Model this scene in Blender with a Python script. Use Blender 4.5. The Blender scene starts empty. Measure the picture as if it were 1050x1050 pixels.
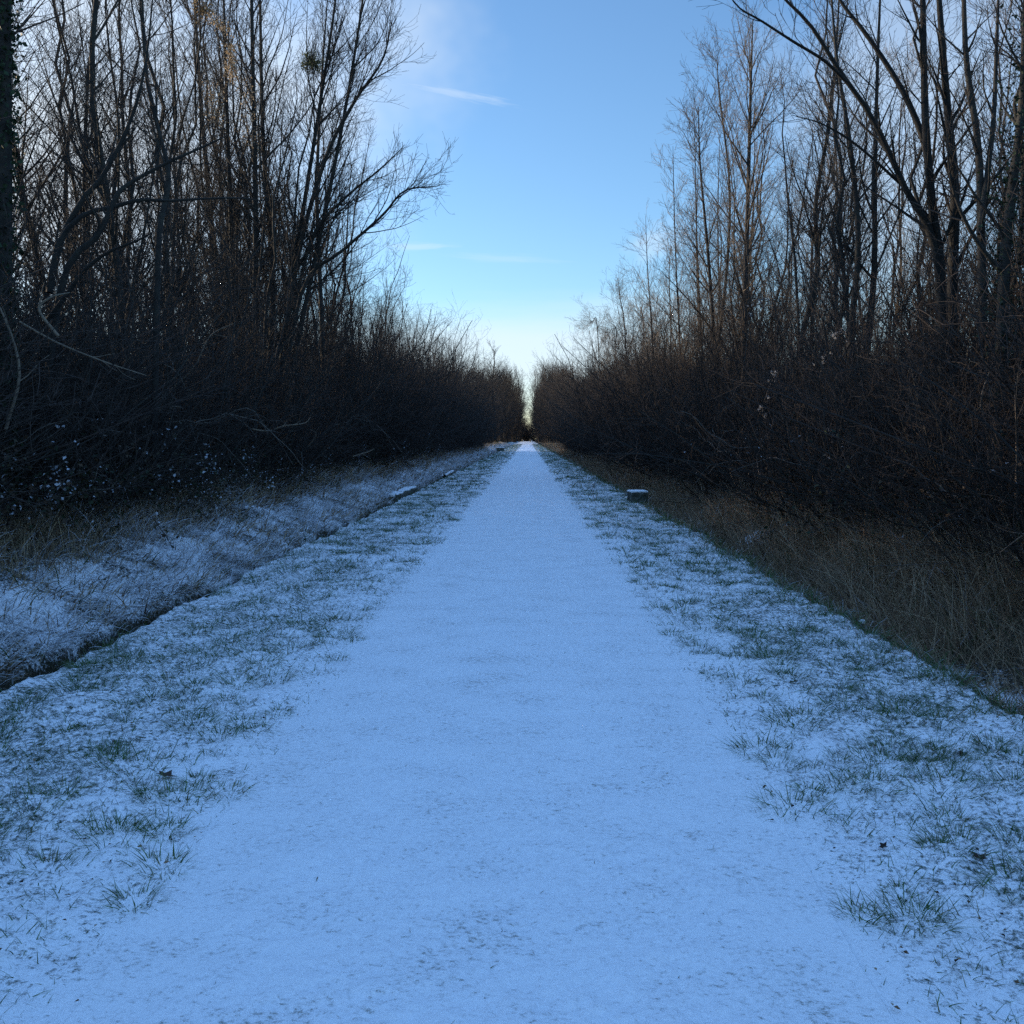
import bpy, math
import numpy as np
from mathutils import Matrix, Vector

S = bpy.context.scene
COL = S.collection
rad = math.radians

# ------------------------------------------------------------------ camera
F = 1053.0                       # focal length in pixels of the 1050 px picture
CAM = np.array([0.0, 0.0, 1.5])
PITCH, YAW = 4.13, 0.87
cd = bpy.data.cameras.new('camera')
cd.sensor_width = 36
cd.lens = 36 * F / 1050
cd.clip_start, cd.clip_end = 0.05, 6000
cam = bpy.data.objects.new('camera', cd)
COL.objects.link(cam)
cam.location = CAM
cam.rotation_euler = (rad(90 - PITCH), 0, rad(YAW))
S.camera = cam
CM = np.array(cam.rotation_euler.to_matrix())

# ------------------------------------------------------------------ sky and sun
SUN_EL, SUN_AZ = 12.0, -66.0      # azimuth measured from the path's direction, minus is to its left
w = bpy.data.worlds.new('World')
S.world = w
w.use_nodes = True
nt = w.node_tree
for n in list(nt.nodes):
    nt.nodes.remove(n)
N = nt.nodes.new
L = nt.links.new
out = N('ShaderNodeOutputWorld')
bg = N('ShaderNodeBackground')
sky = N('ShaderNodeTexSky')
sky.sky_type = 'NISHITA'
sky.sun_disc = False
sky.sun_elevation = rad(SUN_EL)
sky.sun_rotation = rad(SUN_AZ)
sky.air_density = 1.0
sky.dust_density = 0.3
sky.ozone_density = 4.0
bg.inputs['Strength'].default_value = 0.15


def mnode(tree, op, a, b=None, c=None, clamp=False):
    n = tree.nodes.new('ShaderNodeMath')
    n.operation = op
    n.use_clamp = clamp
    for i, v in enumerate((a, b, c)):
        if v is None:
            continue
        if isinstance(v, (int, float)):
            n.inputs[i].default_value = v
        else:
            tree.links.new(v, n.inputs[i])
    return n.outputs[0]


ZENITH_GAIN = 2.25
# thin cirrus streaks, one small cumulus low over the trees and broad painted glow, by direction in the sky
tc = N('ShaderNodeTexCoord')


def sky_dir(px, py):
    v = CM @ np.array([(px - 525) / F, -(py - 525) / F, -1.0])
    return v / np.linalg.norm(v)


def wisp(px, py, ex, ey, ang, nscale, gain, seed):
    """an elongated soft patch of cloud or painted glow round one sky direction, broken by noise"""
    c = sky_dir(px, py)
    r = np.cross(c, [0, 0, 1.0]); r /= np.linalg.norm(r)
    u = np.cross(r, c)
    a = rad(ang)
    ax = (math.cos(a) * r + math.sin(a) * u) / ex
    ay = (-math.sin(a) * r + math.cos(a) * u) / ey
    def dot(v, off=0.0):
        n = N('ShaderNodeVectorMath'); n.operation = 'DOT_PRODUCT'
        L(tc.outputs['Generated'], n.inputs[0]); n.inputs[1].default_value = v
        return n.outputs['Value']
    X, Y = dot(ax), dot(ay)
    cb = N('ShaderNodeCombineXYZ'); L(X, cb.inputs[0]); L(Y, cb.inputs[1]); cb.inputs[2].default_value = seed
    no = N('ShaderNodeTexNoise'); L(cb.outputs[0], no.inputs['Vector'])
    no.inputs['Scale'].default_value = nscale; no.inputs['Detail'].default_value = 5; no.inputs['Roughness'].default_value = 0.6
    d = mnode(nt, 'SQRT', mnode(nt, 'ADD', mnode(nt, 'MULTIPLY', X, X), mnode(nt, 'MULTIPLY', Y, Y)))
    d = mnode(nt, 'ADD', d, mnode(nt, 'MULTIPLY', mnode(nt, 'SUBTRACT', no.outputs['Fac'], 0.5), 1.5))
    m = N('ShaderNodeMapRange'); m.interpolation_type = 'SMOOTHSTEP'
    L(d, m.inputs['Value']); m.inputs['From Min'].default_value = 1.0; m.inputs['From Max'].default_value = 0.1
    return mnode(nt, 'MULTIPLY', m.outputs[0], gain)


mask = None
for args in ((456, 94, .075, .006, -9, 2.2, .36, 1.0), (425, 253, .045, .005, 3, 1.9, .30, 4.0),
             (672, 248, .034, .022, 25, 1.3, .30, 7.0), (560, 318, .10, .006, 2, 1.4, .22, 9.0),
             (520, 265, .07, .005, -3, 1.4, .16, 12.0),
             (535, 360, .55, .075, 0, .8, .70, 21.0), (70, 140, .36, .30, 10, 1.1, .95, 15.0), (960, 150, .17, .22, -10, 1.1, .45, 18.0)):  # the broad ones paint pale glow at the horizon and behind the woods
    m_ = wisp(*args)
    mask = m_ if mask is None else mnode(nt, 'MAXIMUM', mask, m_)
mix = N('ShaderNodeMix'); mix.data_type = 'RGBA'
L(mask, mix.inputs['Factor'])
# gain added to the unseen upper sky, to lighten the snow below
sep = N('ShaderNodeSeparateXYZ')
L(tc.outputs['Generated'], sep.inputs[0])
zenith_gain = N('ShaderNodeMapRange'); zenith_gain.interpolation_type = 'SMOOTHSTEP'
L(sep.outputs[2], zenith_gain.inputs['Value'])
zenith_gain.inputs['From Min'].default_value = .40; zenith_gain.inputs['From Max'].default_value = .80
zenith_gain.inputs['To Min'].default_value = 1.0; zenith_gain.inputs['To Max'].default_value = ZENITH_GAIN
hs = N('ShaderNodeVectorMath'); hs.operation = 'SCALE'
L(sky.outputs[0], hs.inputs[0]); L(zenith_gain.outputs[0], hs.inputs['Scale'])
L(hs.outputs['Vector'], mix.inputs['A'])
mix.inputs['B'].default_value = (3.2, 3.6, 4.0, 1)
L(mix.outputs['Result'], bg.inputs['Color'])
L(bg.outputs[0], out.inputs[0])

sl = bpy.data.lights.new('sun', 'SUN')
sl.energy = 5.0
sl.angle = rad(0.5)
sl.color = (1.0, 0.83, 0.62)
sun = bpy.data.objects.new('sun', sl)
COL.objects.link(sun)
sd = Vector((math.sin(rad(SUN_AZ)) * math.cos(rad(SUN_EL)), math.cos(rad(SUN_AZ)) * math.cos(rad(SUN_EL)), math.sin(rad(SUN_EL))))
sun.rotation_euler = sd.to_track_quat('Z', 'Y').to_euler()

S.view_settings.view_transform = 'Standard'
S.view_settings.look = 'None'
S.view_settings.exposure = 0.84
S.view_settings.gamma = 1.0
S.render.engine = 'CYCLES'
S.cycles.use_denoising = False
S.cycles.denoiser = 'OPENIMAGEDENOISE'
S.cycles.denoising_input_passes = 'RGB_ALBEDO_NORMAL'
S.cycles.denoising_prefilter = 'ACCURATE'
S.cycles.max_bounces = 4
S.cycles.diffuse_bounces = 2
S.cycles.glossy_bounces = 2
S.cycles.transmission_bounces = 2
S.cycles.transparent_max_bounces = 4
S.cycles.use_adaptive_sampling = True
S.cycles.adaptive_threshold = 0.01

# ------------------------------------------------------------------ helpers


def at(px, py, Y):
    """world point at depth Y along the path seen at a pixel of the photograph"""
    v = CM @ np.array([(px - 525) / F, -(py - 525) / F, -1.0])
    return CAM + v * (Y / v[1])


def hash2(ix, iy, seed):
    h = (ix.astype(np.int64) * 374761393 + iy.astype(np.int64) * 668265263 + seed * 974634777) & 0xFFFFFFFF
    h = ((h ^ (h >> 13)) * 1274126177) & 0xFFFFFFFF
    h = (h ^ (h >> 16)) & 0xFFFFFFFF
    return h / 4294967295.0


def vnoise(x, y, seed=0):
    ix, iy = np.floor(x), np.floor(y)
    fx, fy = x - ix, y - iy
    fx = fx * fx * (3 - 2 * fx); fy = fy * fy * (3 - 2 * fy)
    a, b = hash2(ix, iy, seed), hash2(ix + 1, iy, seed)
    c, d = hash2(ix, iy + 1, seed), hash2(ix + 1, iy + 1, seed)
    return (a + (b - a) * fx) * (1 - fy) + (c + (d - c) * fx) * fy - 0.5


def fbm(x, y, seed=0, oct=4, gain=.5):
    s, a = 0, 1.0
    for o in range(oct):
        s = s + a * vnoise(x * 2 ** o + 17.3 * o, y * 2 ** o - 9.1 * o, seed + o)
        a *= gain
    return s


def smooth(e0, e1, x):
    t = np.clip((x - e0) / (e1 - e0), 0, 1)
    return t * t * (3 - 2 * t)


def mesh_obj(name, V, Fc, mat, parent=None, cols=None, smooth_shade=True, attrs=None):
    """V (n,3); Fc list of (m,k) int arrays; cols (n,3) per-vertex colour"""
    me = bpy.data.meshes.new(name)
    V = np.ascontiguousarray(V, dtype=np.float32)
    me.vertices.add(len(V))
    me.vertices.foreach_set('co', V.ravel())
    loops = np.concatenate([f.ravel() for f in Fc]).astype(np.int32)
    tot = np.concatenate([np.full(len(f), f.shape[1], np.int32) for f in Fc])
    st = np.concatenate([[0], np.cumsum(tot)[:-1]]).astype(np.int32)
    me.loops.add(len(loops))
    me.loops.foreach_set('vertex_index', loops)
    me.polygons.add(len(tot))
    me.polygons.foreach_set('loop_start', st)
    me.polygons.foreach_set('loop_total', tot)
    me.polygons.foreach_set('use_smooth', np.full(len(tot), smooth_shade, bool))
    if cols is not None:
        at_ = me.attributes.new('col', 'FLOAT_COLOR', 'POINT')
        c4 = np.ones((len(V), 4), np.float32); c4[:, :3] = cols
        at_.data.foreach_set('color', c4.ravel())
    for k, v in (attrs or {}).items():
        a_ = me.attributes.new(k, 'FLOAT', 'POINT')
        a_.data.foreach_set('value', np.ascontiguousarray(v, np.float32))
    me.update()
    me.validate()
    me.materials.append(mat)
    o = bpy.data.objects.new(name, me)
    COL.objects.link(o)
    if parent is not None:
        o.parent = parent
    return o


def tag(o, label=None, cat=None, group=None, kind=None):
    for k, v in (('label', label), ('category', cat), ('group', group), ('kind', kind)):
        if v:
            o[k] = v
    return o


def empty(name, loc=(0, 0, 0)):
    o = bpy.data.objects.new(name, None)
    o.empty_display_size = .2
    COL.objects.link(o)
    o.location = loc
    return o


def copy_tree(o, parent=None):
    c = o.copy()
    COL.objects.link(c)
    if parent is not None:
        c.parent = parent
    for ch in [k for k in bpy.data.objects if k.parent == o]:
        copy_tree(ch, c)
    return c


class Geo:
    """collects arrays of vertices, faces and colours for one mesh"""
    def __init__(s):
        s.v, s.q, s.t, s.c, s.n = [], [], [], [], 0

    def add(s, V, Q=None, T=None, C=None):
        if len(V) == 0:
            return
        s.v.append(V)
        if Q is not None and len(Q): s.q.append(Q + s.n)
        if T is not None and len(T): s.t.append(T + s.n)
        if C is not None: s.c.append(C)
        s.n += len(V)

    def arrays(s):
        V = np.concatenate(s.v)
        Fc = []
        if s.q: Fc.append(np.concatenate(s.q))
        if s.t: Fc.append(np.concatenate(s.t))
        C = np.concatenate(s.c) if s.c else None
        return V, Fc, C

    def build(s, name, mat, parent=None):
        V, Fc, C = s.arrays()
        return mesh_obj(name, V, Fc, mat, parent, C)


def unit(v):
    return v / np.maximum(np.linalg.norm(v, axis=-1, keepdims=True), 1e-9)


def tubes(geo, P, R, sides):
    """P (N,K,3) polylines with radii R (N,K)"""
    n, k, _ = P.shape
    if n == 0:
        return
    T = np.empty_like(P)
    T[:, 1:-1] = P[:, 2:] - P[:, :-2]
    T[:, 0] = P[:, 1] - P[:, 0]
    T[:, -1] = P[:, -1] - P[:, -2]
    T = unit(T)
    mean = unit(P[:, -1] - P[:, 0])
    ref = np.where(np.abs(mean[:, 2:3]) > .6, np.array([[1.0, .23, 0]]), np.array([[0.1, .17, 1.0]]))
    n1 = unit(np.cross(T, ref[:, None, :]))
    n2 = np.cross(T, n1)
    a = np.arange(sides) * 2 * math.pi / sides
    V = P[:, :, None, :] + R[:, :, None, None] * (np.cos(a)[None, None, :, None] * n1[:, :, None, :] + np.sin(a)[None, None, :, None] * n2[:, :, None, :])
    idx = np.arange(n * k * sides).reshape(n, k, sides)
    i0, i1 = idx[:, :-1], idx[:, 1:]
    Q = np.stack([i0, np.roll(i0, -1, 2), np.roll(i1, -1, 2), i1], -1).reshape(-1, 4)
    geo.add(V.reshape(-1, 3), Q)


def seglen(P):
    return np.linalg.norm(np.diff(P, axis=1), axis=2).sum(1)


def spawn(rng, P, R, dens, t0, t1, ang, lmul, ladd, rr, npts, up, wob, rmin, tip=.35, taper=.6, lean=None):
    """children along polylines P: dens per metre between t0 and t1 of each"""
    n, k, _ = P.shape
    ln = seglen(P)
    cnt = np.floor(ln * dens * (t1 - t0) + rng.random(n)).astype(int)
    par = np.repeat(np.arange(n), cnt)
    m = len(par)
    if m == 0:
        return np.zeros((0, npts, 3)), np.zeros((0, npts))
    t = t0 + (t1 - t0) * rng.random(m)
    f = t * (k - 1)
    i = np.minimum(f.astype(int), k - 2)
    u = (f - i)[:, None]
    pos = P[par, i] * (1 - u) + P[par, i + 1] * u
    r0 = R[par, i] * (1 - u[:, 0]) + R[par, i + 1] * u[:, 0]
    tan = unit(P[par, i + 1] - P[par, i])
    rv = rng.normal(size=(m, 3))
    if lean is not None:
        rv += np.array(lean)
    perp = unit(rv - (rv * tan).sum(1, keepdims=True) * tan)
    a = np.radians(rng.uniform(ang[0], ang[1], m))[:, None]
    d = np.cos(a) * tan + np.sin(a) * perp
    length = (lmul * ln[par] * (1 - taper * t) + ladd) * rng.uniform(.55, 1.25, m)
    st = (length / (npts - 1))[:, None]
    Q = np.empty((m, npts, 3)); Q[:, 0] = pos
    for j in range(1, npts):
        d = unit(d + np.array([0, 0, up]) / (npts - 1) + rng.normal(size=(m, 3)) * wob)
        Q[:, j] = Q[:, j - 1] + d * st
    rs = np.maximum(r0 * rr * rng.uniform(.7, 1.0, m), rmin)
    fall = 1 - (1 - tip) * np.linspace(0, 1, npts)
    return Q, np.maximum(rs[:, None] * fall[None], rmin * .7)


def catmull(ctrl, n):
    """smooth polyline of n points through control points (m,d)"""
    c = np.asarray(ctrl, float)
    m = len(c)
    c2 = np.vstack([2 * c[0] - c[1], c, 2 * c[-1] - c[-2]])
    t = np.linspace(0, m - 1 - 1e-6, n)
    i = t.astype(int); u = (t - i)[:, None]
    p0, p1, p2, p3 = c2[i], c2[i + 1], c2[i + 2], c2[i + 3]
    return .5 * (2 * p1 + (p2 - p0) * u + (2 * p0 - 5 * p1 + 4 * p2 - p3) * u ** 2 + (3 * p1 - p0 - 3 * p2 + p3) * u ** 3)


def leaf_cards(rng, pos, size, cols, upness=.6):
    """pointed folded leaves, one per position; upness is how far they face the sky"""
    n = len(pos)
    nrm = unit(rng.normal(size=(n, 3)) * (1 - upness) + np.array([0, 0, upness]))
    rv = rng.normal(size=(n, 3))
    ax = unit(rv - (rv * nrm).sum(1, keepdims=True) * nrm)
    sd_ = np.cross(nrm, ax)
    s = (size * rng.uniform(.6, 1.3, n))[:, None]
    b = pos - ax * s * .5
    tp = pos + ax * s * .5 - nrm * s * .12
    l = pos - ax * s * .05 + sd_ * s * .33 + nrm * s * .1
    r = pos - ax * s * .05 - sd_ * s * .33 + nrm * s * .1
    V = np.stack([b, l, tp, r], 1).reshape(-1, 3)
    i = np.arange(n)[:, None] * 4
    T = np.concatenate([i + np.array([[0, 2, 1]]), i + np.array([[0, 3, 2]])])
    return V, T, np.repeat(cols, 4, 0)


def blades(rng, base, h, az, lean, bend, wd, cbase, ctip, K=4):
    """grass blades as tapering curved ribbons"""
    n = len(base)
    P = np.empty((n, K, 3)); P[:, 0] = base
    hd = np.stack([np.cos(az), np.sin(az), np.zeros(n)], 1)
    for k in range(1, K):
        th = (lean + bend * (k - .5) / (K - 1))[:, None]
        P[:, k] = P[:, k - 1] + (h / (K - 1))[:, None] * (np.sin(th) * hd + np.cos(th) * np.array([0, 0, 1.0]))
    tw = rng.normal(size=n) * .7
    sd_ = np.stack([-np.sin(az + tw), np.cos(az + tw), rng.normal(size=n) * .3], 1)
    wk = 1 - (np.arange(K) / (K - 1)) ** 1.6 * .9
    W = wd[:, None] * wk[None] * .5
    V = np.stack([P - sd_[:, None] * W[..., None], P + sd_[:, None] * W[..., None]], 2)
    u = (np.arange(K) / (K - 1))[None, :, None]
    C = cbase[:, None, :] * (1 - u) + ctip[:, None, :] * u
    C = np.repeat(C[:, :, None, :], 2, 2)
    i = np.arange(n * K * 2).reshape(n, K, 2)
    Q = np.stack([i[:, :-1, 0], i[:, :-1, 1], i[:, 1:, 1], i[:, 1:, 0]], -1).reshape(-1, 4)
    return V.reshape(-1, 3), Q, C.reshape(-1, 3)


ORD = ('first second third fourth fifth sixth seventh eighth ninth tenth eleventh twelfth thirteenth fourteenth fifteenth sixteenth '
       'seventeenth eighteenth nineteenth twentieth').split()
TENS = {2: 'twenty', 3: 'thirty', 4: 'forty', 5: 'fifty', 6: 'sixty'}


def ordinal(i):
    """0 -> first"""
    if i < 20:
        return ORD[i]
    t, r = divmod(i + 1, 10)
    return TENS[t][:-1] + 'ieth' if r == 0 else TENS[t] + '-' + ORD[r - 1]


# ------------------------------------------------------------------ materials


def new_mat(name):
    m = bpy.data.materials.new(name)
    m.use_nodes = True
    t = m.node_tree
    p = t.nodes['Principled BSDF']
    return m, t, p


def noise(t, scale, detail=4, rough=.55, vec=None, obj=False):
    n = t.nodes.new('ShaderNodeTexNoise')
    n.inputs['Scale'].default_value = scale
    n.inputs['Detail'].default_value = detail
    n.inputs['Roughness'].default_value = rough
    if vec is None:
        if obj:
            c = t.nodes.new('ShaderNodeTexCoord'); vec = c.outputs['Object']
        else:
            g = t.nodes.new('ShaderNodeNewGeometry'); vec = g.outputs['Position']
    t.links.new(vec, n.inputs['Vector'])
    return n.outputs['Fac']


def ramp(t, fac, stops):
    r = t.nodes.new('ShaderNodeValToRGB')
    e = r.color_ramp.elements
    while len(e) < len(stops):
        e.new(.5)
    for el, (p, c) in zip(e, stops):
        el.position = p
        el.color = (*c, 1)
    t.links.new(fac, r.inputs[0])
    return r.outputs[0]


def mixc(t, fac, a, b):
    m = t.nodes.new('ShaderNodeMix'); m.data_type = 'RGBA'
    for key, v in (('Factor', fac), ('A', a), ('B', b)):
        if isinstance(v, tuple):
            m.inputs[key].default_value = (*v, 1)
        elif isinstance(v, (int, float)):
            m.inputs[key].default_value = v
        else:
            t.links.new(v, m.inputs[key])
    return m.outputs['Result']


def bump(t, h, strength, dist):
    b = t.nodes.new('ShaderNodeBump')
    b.inputs['Strength'].default_value = strength
    b.inputs['Distance'].default_value = dist
    t.links.new(h, b.inputs['Height'])
    return b.outputs[0]


SNOW = (.88, .90, .92)


def mat_bark(name, c0, c1, c2, scale=6):
    m, t, p = new_mat(name)
    oi = t.nodes.new('ShaderNodeObjectInfo')
    n1 = noise(t, scale, 5, .65)
    c = ramp(t, n1, [(.3, c0), (.52, c1), (.75, c2)])
    h = t.nodes.new('ShaderNodeHueSaturation')
    t.links.new(c, h.inputs['Color'])
    t.links.new(mnode(t, 'MULTIPLY_ADD', oi.outputs['Random'], .7, .65), h.inputs['Value'])
    t.links.new(h.outputs[0], p.inputs['Base Color'])
    p.inputs['Roughness'].default_value = .85
    p.inputs['Specular IOR Level'].default_value = .25
    t.links.new(bump(t, noise(t, scale * 7, 4), .6, .02), p.inputs['Normal'])
    return m


M_BARK = mat_bark('dark_bark', (.016, .015, .013), (.034, .030, .025), (.048, .048, .036))
M_TWIG = mat_bark('grey_brown_twig', (.024, .020, .017), (.042, .034, .028), (.062, .05, .04), 3)
M_PALE_LIT = mat_bark('pale_sunlit_twig', (.13, .10, .072), (.20, .155, .11), (.27, .21, .15), 3)  # sunlit tan put into the twig colour of crowns; also bare pale branches
M_CANE = mat_bark('pale_cane', (.09, .078, .064), (.15, .13, .108), (.21, .185, .15), 5)
M_HEDGE = mat_bark('hedge_twig', (.024, .019, .016), (.045, .034, .027), (.07, .054, .041), 3)


def mat_col(name, rough=.8, jitter=0.0, translucent=0.0):
    """colour from the mesh's own per-blade or per-leaf colour"""
    m, t, p = new_mat(name)
    a = t.nodes.new('ShaderNodeAttribute'); a.attribute_name = 'col'
    t.links.new(a.outputs['Color'], p.inputs['Base Color'])
    p.inputs['Roughness'].default_value = rough
    p.inputs['Specular IOR Level'].default_value = .2
    if translucent:
        tr = t.nodes.new('ShaderNodeBsdfTranslucent')
        t.links.new(a.outputs['Color'], tr.inputs['Color'])
        mx = t.nodes.new('ShaderNodeMixShader'); mx.inputs[0].default_value = translucent
        t.links.new(p.outputs[0], mx.inputs[1]); t.links.new(tr.outputs[0], mx.inputs[2])
        t.links.new(mx.outputs[0], t.nodes['Material Output'].inputs['Surface'])
    return m


M_GRASS = mat_col('grass_blade', .75, translucent=.25)
M_LEAF = mat_col('leaf', .6)

def snow_colour(t):
    """clean snow with small bare gritty specks and faint wear, the same on the path and the verges"""
    mp = t.nodes.new('ShaderNodeMapping'); g = t.nodes.new('ShaderNodeNewGeometry')
    t.links.new(g.outputs['Position'], mp.inputs['Vector']); mp.inputs['Scale'].default_value = (1, 1.3, 1)
    a, b, c = noise(t, 2.2, 4, .6, mp.outputs[0]), noise(t, 42, 4, .65, mp.outputs[0]), noise(t, 190, 3, .6, mp.outputs[0])
    k = mnode(t, 'ADD', mnode(t, 'MULTIPLY', a, .42), mnode(t, 'ADD', mnode(t, 'MULTIPLY', b, .85), mnode(t, 'MULTIPLY', c, .35)))
    return ramp(t, k, [(.60, (.36, .36, .34)), (.68, (.72, .73, .735)), (.76, (.88, .89, .905)), (.90, (.93, .945, .955))])


# ground: snow lying over soil and short turf, more or less of it by the 'snow' amount of the mesh
M_GROUND, t, p = new_mat('snowy_ground')
att = t.nodes.new('ShaderNodeAttribute'); att.attribute_name = 'snow'
nA = noise(t, 5.5, 5, .6); nB = noise(t, 34, 4, .6); nC = noise(t, 120, 3, .6)
k = mnode(t, 'ADD', mnode(t, 'MULTIPLY', nA, .36), mnode(t, 'ADD', mnode(t, 'MULTIPLY', nB, .80), mnode(t, 'MULTIPLY', nC, .39)))
k = mnode(t, 'ADD', mnode(t, 'SUBTRACT', k, .775), mnode(t, 'SUBTRACT', att.outputs['Fac'], .5))
mr = t.nodes.new('ShaderNodeMapRange'); mr.interpolation_type = 'SMOOTHSTEP'
t.links.new(k, mr.inputs['Value']); mr.inputs['From Min'].default_value = -.10; mr.inputs['From Max'].default_value = .12
att2 = t.nodes.new('ShaderNodeAttribute'); att2.attribute_name = 'green'
soil = ramp(t, nB, [(.3, (.018, .014, .010)), (.5, (.04, .03, .02)), (.7, (.075, .055, .035))])
turf = ramp(t, nB, [(.3, (.020, .042, .013)), (.55, (.042, .08, .026)), (.75, (.085, .10, .042))])
under = mixc(t, att2.outputs['Fac'], soil, turf)
snowc = snow_colour(t)
t.links.new(mixc(t, mr.outputs[0], under, snowc), p.inputs['Base Color'])
p.inputs['Roughness'].default_value = .7
p.inputs['Specular IOR Level'].default_value = .2
hgt = mnode(t, 'ADD', mnode(t, 'MULTIPLY', nB, .6), mnode(t, 'ADD', mnode(t, 'MULTIPLY', nC, .3), mnode(t, 'MULTIPLY', mr.outputs[0], .5)))
t.links.new(bump(t, hgt, .8, .02), p.inputs['Normal'])

M_SNOWCAP, t, p = new_mat('fresh_snow')
p.inputs['Base Color'].default_value = (*SNOW, 1); p.inputs['Roughness'].default_value = .6
t.links.new(bump(t, noise(t, 60, 4), .4, .01), p.inputs['Normal'])
M_STONE, t, p = new_mat('mossy_stone')
nA = noise(t, 9, 5, .65)
t.links.new(ramp(t, nA, [(.3, (.02, .022, .018)), (.5, (.07, .075, .05)), (.62, (.16, .16, .14)), (.75, (.06, .085, .035))]), p.inputs['Base Color'])
p.inputs['Roughness'].default_value = .9
t.links.new(bump(t, noise(t, 40, 5), .8, .02), p.inputs['Normal'])
M_SEED, t, p = new_mat('seed_fluff'); p.inputs['Base Color'].default_value = (.50, .48, .46, 1); p.inputs['Roughness'].default_value = .9
M_WOOD, t, p = new_mat('weathered_timber')
t.links.new(ramp(t, noise(t, 14, 4), [(.3, (.10, .08, .05)), (.7, (.22, .18, .11))]), p.inputs['Base Color'])
p.inputs['Roughness'].default_value = .85

# ------------------------------------------------------------------ ground
PL, PR = -1.16, 0.94            # path edges
VL, VR = -3.17, 2.72            # where the verges fall into the ditches


def edge_l(y): return VL + .05 * vnoise(y * .35, y * 0 + 3.1, 5) + .035 * vnoise(y * 1.7, y * 0 + 1.1, 6)
def edge_r(y): return VR + .16 * vnoise(y * .3, y * 0 + 7.1, 7) + .06 * vnoise(y * 1.5, y * 0 + 2.1, 8)


PATCH = [(3.9, 23.5, .5), (4.15, 19.2, .45), (3.65, 8.2, .5), (3.5, 12.5, .25), (3.8, 33, .5), (3.4, 16.0, .2)]   # where snow reached the ground among the dead grass


def ground(x, y):
    """height of the ground, and its snow amount and turf share"""
    x, y = np.broadcast_arrays(np.asarray(x, float), np.asarray(y, float))
    el, er = edge_l(y), edge_r(y)
    z = np.zeros(x.shape)
    near = np.exp(-np.maximum(y, 0) / 60)
    path = smooth(PL - .55, PL + .1, x) * (1 - smooth(PR - .1, PR + .55, x))
    b = fbm(x * 2.2, y * 2.2, 11, 4)
    fine = fbm(x * 14, y * 14, 21, 3)
    z = z + (1 - path) * (.06 * b + .030 * fine * near + .012 * fbm(x * 31, y * 31, 25, 2) * near)
    # left: ditch slot, then a bank
    a = el - x                                                     # distance beyond the left verge edge
    wav = vnoise(y * .45, y * 0 + .5, 31)
    slot = smooth(0, .07, a) * (1 - smooth(.20 + .26 * wav, .30 + .26 * wav, a))
    bank = .07 * smooth(.2, .45, a) + smooth(.3, 2.3, a) * (.48 + .10 * wav)
    lump = smooth(.4, 1.2, a) * .15 * fbm(x * 1.5, y * 1.5, 41, 4)
    zl = -.04 - .42 * slot + bank + lump - .06 * smooth(0, .3, a)
    # right: wide shallow ditch, then a lower bank
    c = x - er
    zr = -.50 * smooth(0, .55, c) * (1 - .9 * smooth(1.0, 2.4, c)) + .3 * smooth(2.0, 4.0, c) + smooth(.3, 1, c) * .14 * fbm(x * 1.5, y * 1.5, 51, 3)
    z = z + np.where(a > 0, zl, 0) + np.where(c > 0, zr, 0)
    # camber of the verges
    z = z - .03 * smooth(.2, 1.6, np.where(x < 0, PL - x, x - PR))
    # snow amount
    sn = np.full(x.shape, 1.25)
    vdist = np.where(x < 0, PL - x, x - PR)
    sn = np.where(vdist > -.05, 1.0 - .33 * smooth(-.10, .16, vdist) - .08 * smooth(.2, 1.0, vdist), sn)
    sn = sn + (1 - path) * .06 * fbm(x * 1.4, y * 1.4, 61, 3)
    sl_ = .56 + .25 * fbm(x * 2.6, y * 2.6, 151, 3) - .30 * smooth(1.2, 2.2, a) - .45 * smooth(2.0, 3.4, a)
    sl_ = sl_ - .9 * slot
    sn = np.where(a > 0, sl_, sn)
    sr = .12 + .0 * c + .5 * np.maximum(fbm(x * .6, y * .6, 71, 2) - .12, 0) - .3 * smooth(1.5, 3, c)
    sn = np.where(c > 0, sr, sn)
    for (qx, qy, qr) in PATCH:
        sr = sr + (.66 * np.exp(-(((x - qx) / qr) ** 2 + ((y - qy) / (qr * 2.2)) ** 2) * 1.5)) * (1 + 1.2 * fbm(x * 4, y * 4, 181, 3))
    sn = np.where(c > 0, sr, sn)
    gr = np.where(a > .1, .15, np.where(c > .05, .1, 1.0))
    return z, sn, gr


def gz(x, y):
    return ground(np.asarray(x, float), np.asarray(y, float))[0]


def seg(a, b, s):
    n = max(1, int(round((b - a) / s)))
    return list(np.linspace(a, b, n, endpoint=False))


xs = np.array([-900, -400, -200, -110, -70, -45] + seg(-30, -12, 2) + seg(-12, -6, .35) + seg(-6, -3.75, .06) + seg(-3.75, -2.95, .022) + seg(-2.95, -1.0, .035)
              + seg(-1.0, .8, .2) + seg(.8, 3.7, .035) + seg(3.7, 6, .08) + seg(6, 12, .35) + seg(12, 30, 2) + [30, 45, 70, 110, 200, 400, 900])
ys = [-300, -120, -60, -30, -20] + seg(-12, 0, 1.0) + seg(0, 1.4, .2)
y = 1.4
while y < 460:
    ys.append(y)
    y += max(.022, y * .0085)
ys += [480, 520, 580, 660, 760, 880, 1000]
ys = np.array(ys)
GX, GY = np.meshgrid(xs, ys)
Z, SN, GR = ground(GX, GY)
far = smooth(14, 60, np.abs(GX))
Z = Z * (1 - far)
nx, ny = len(xs), len(ys)
idx = np.arange(nx * ny).reshape(ny, nx)
Q = np.stack([idx[:-1, :-1], idx[:-1, 1:], idx[1:, 1:], idx[1:, :-1]], -1).reshape(-1, 4)
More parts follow.
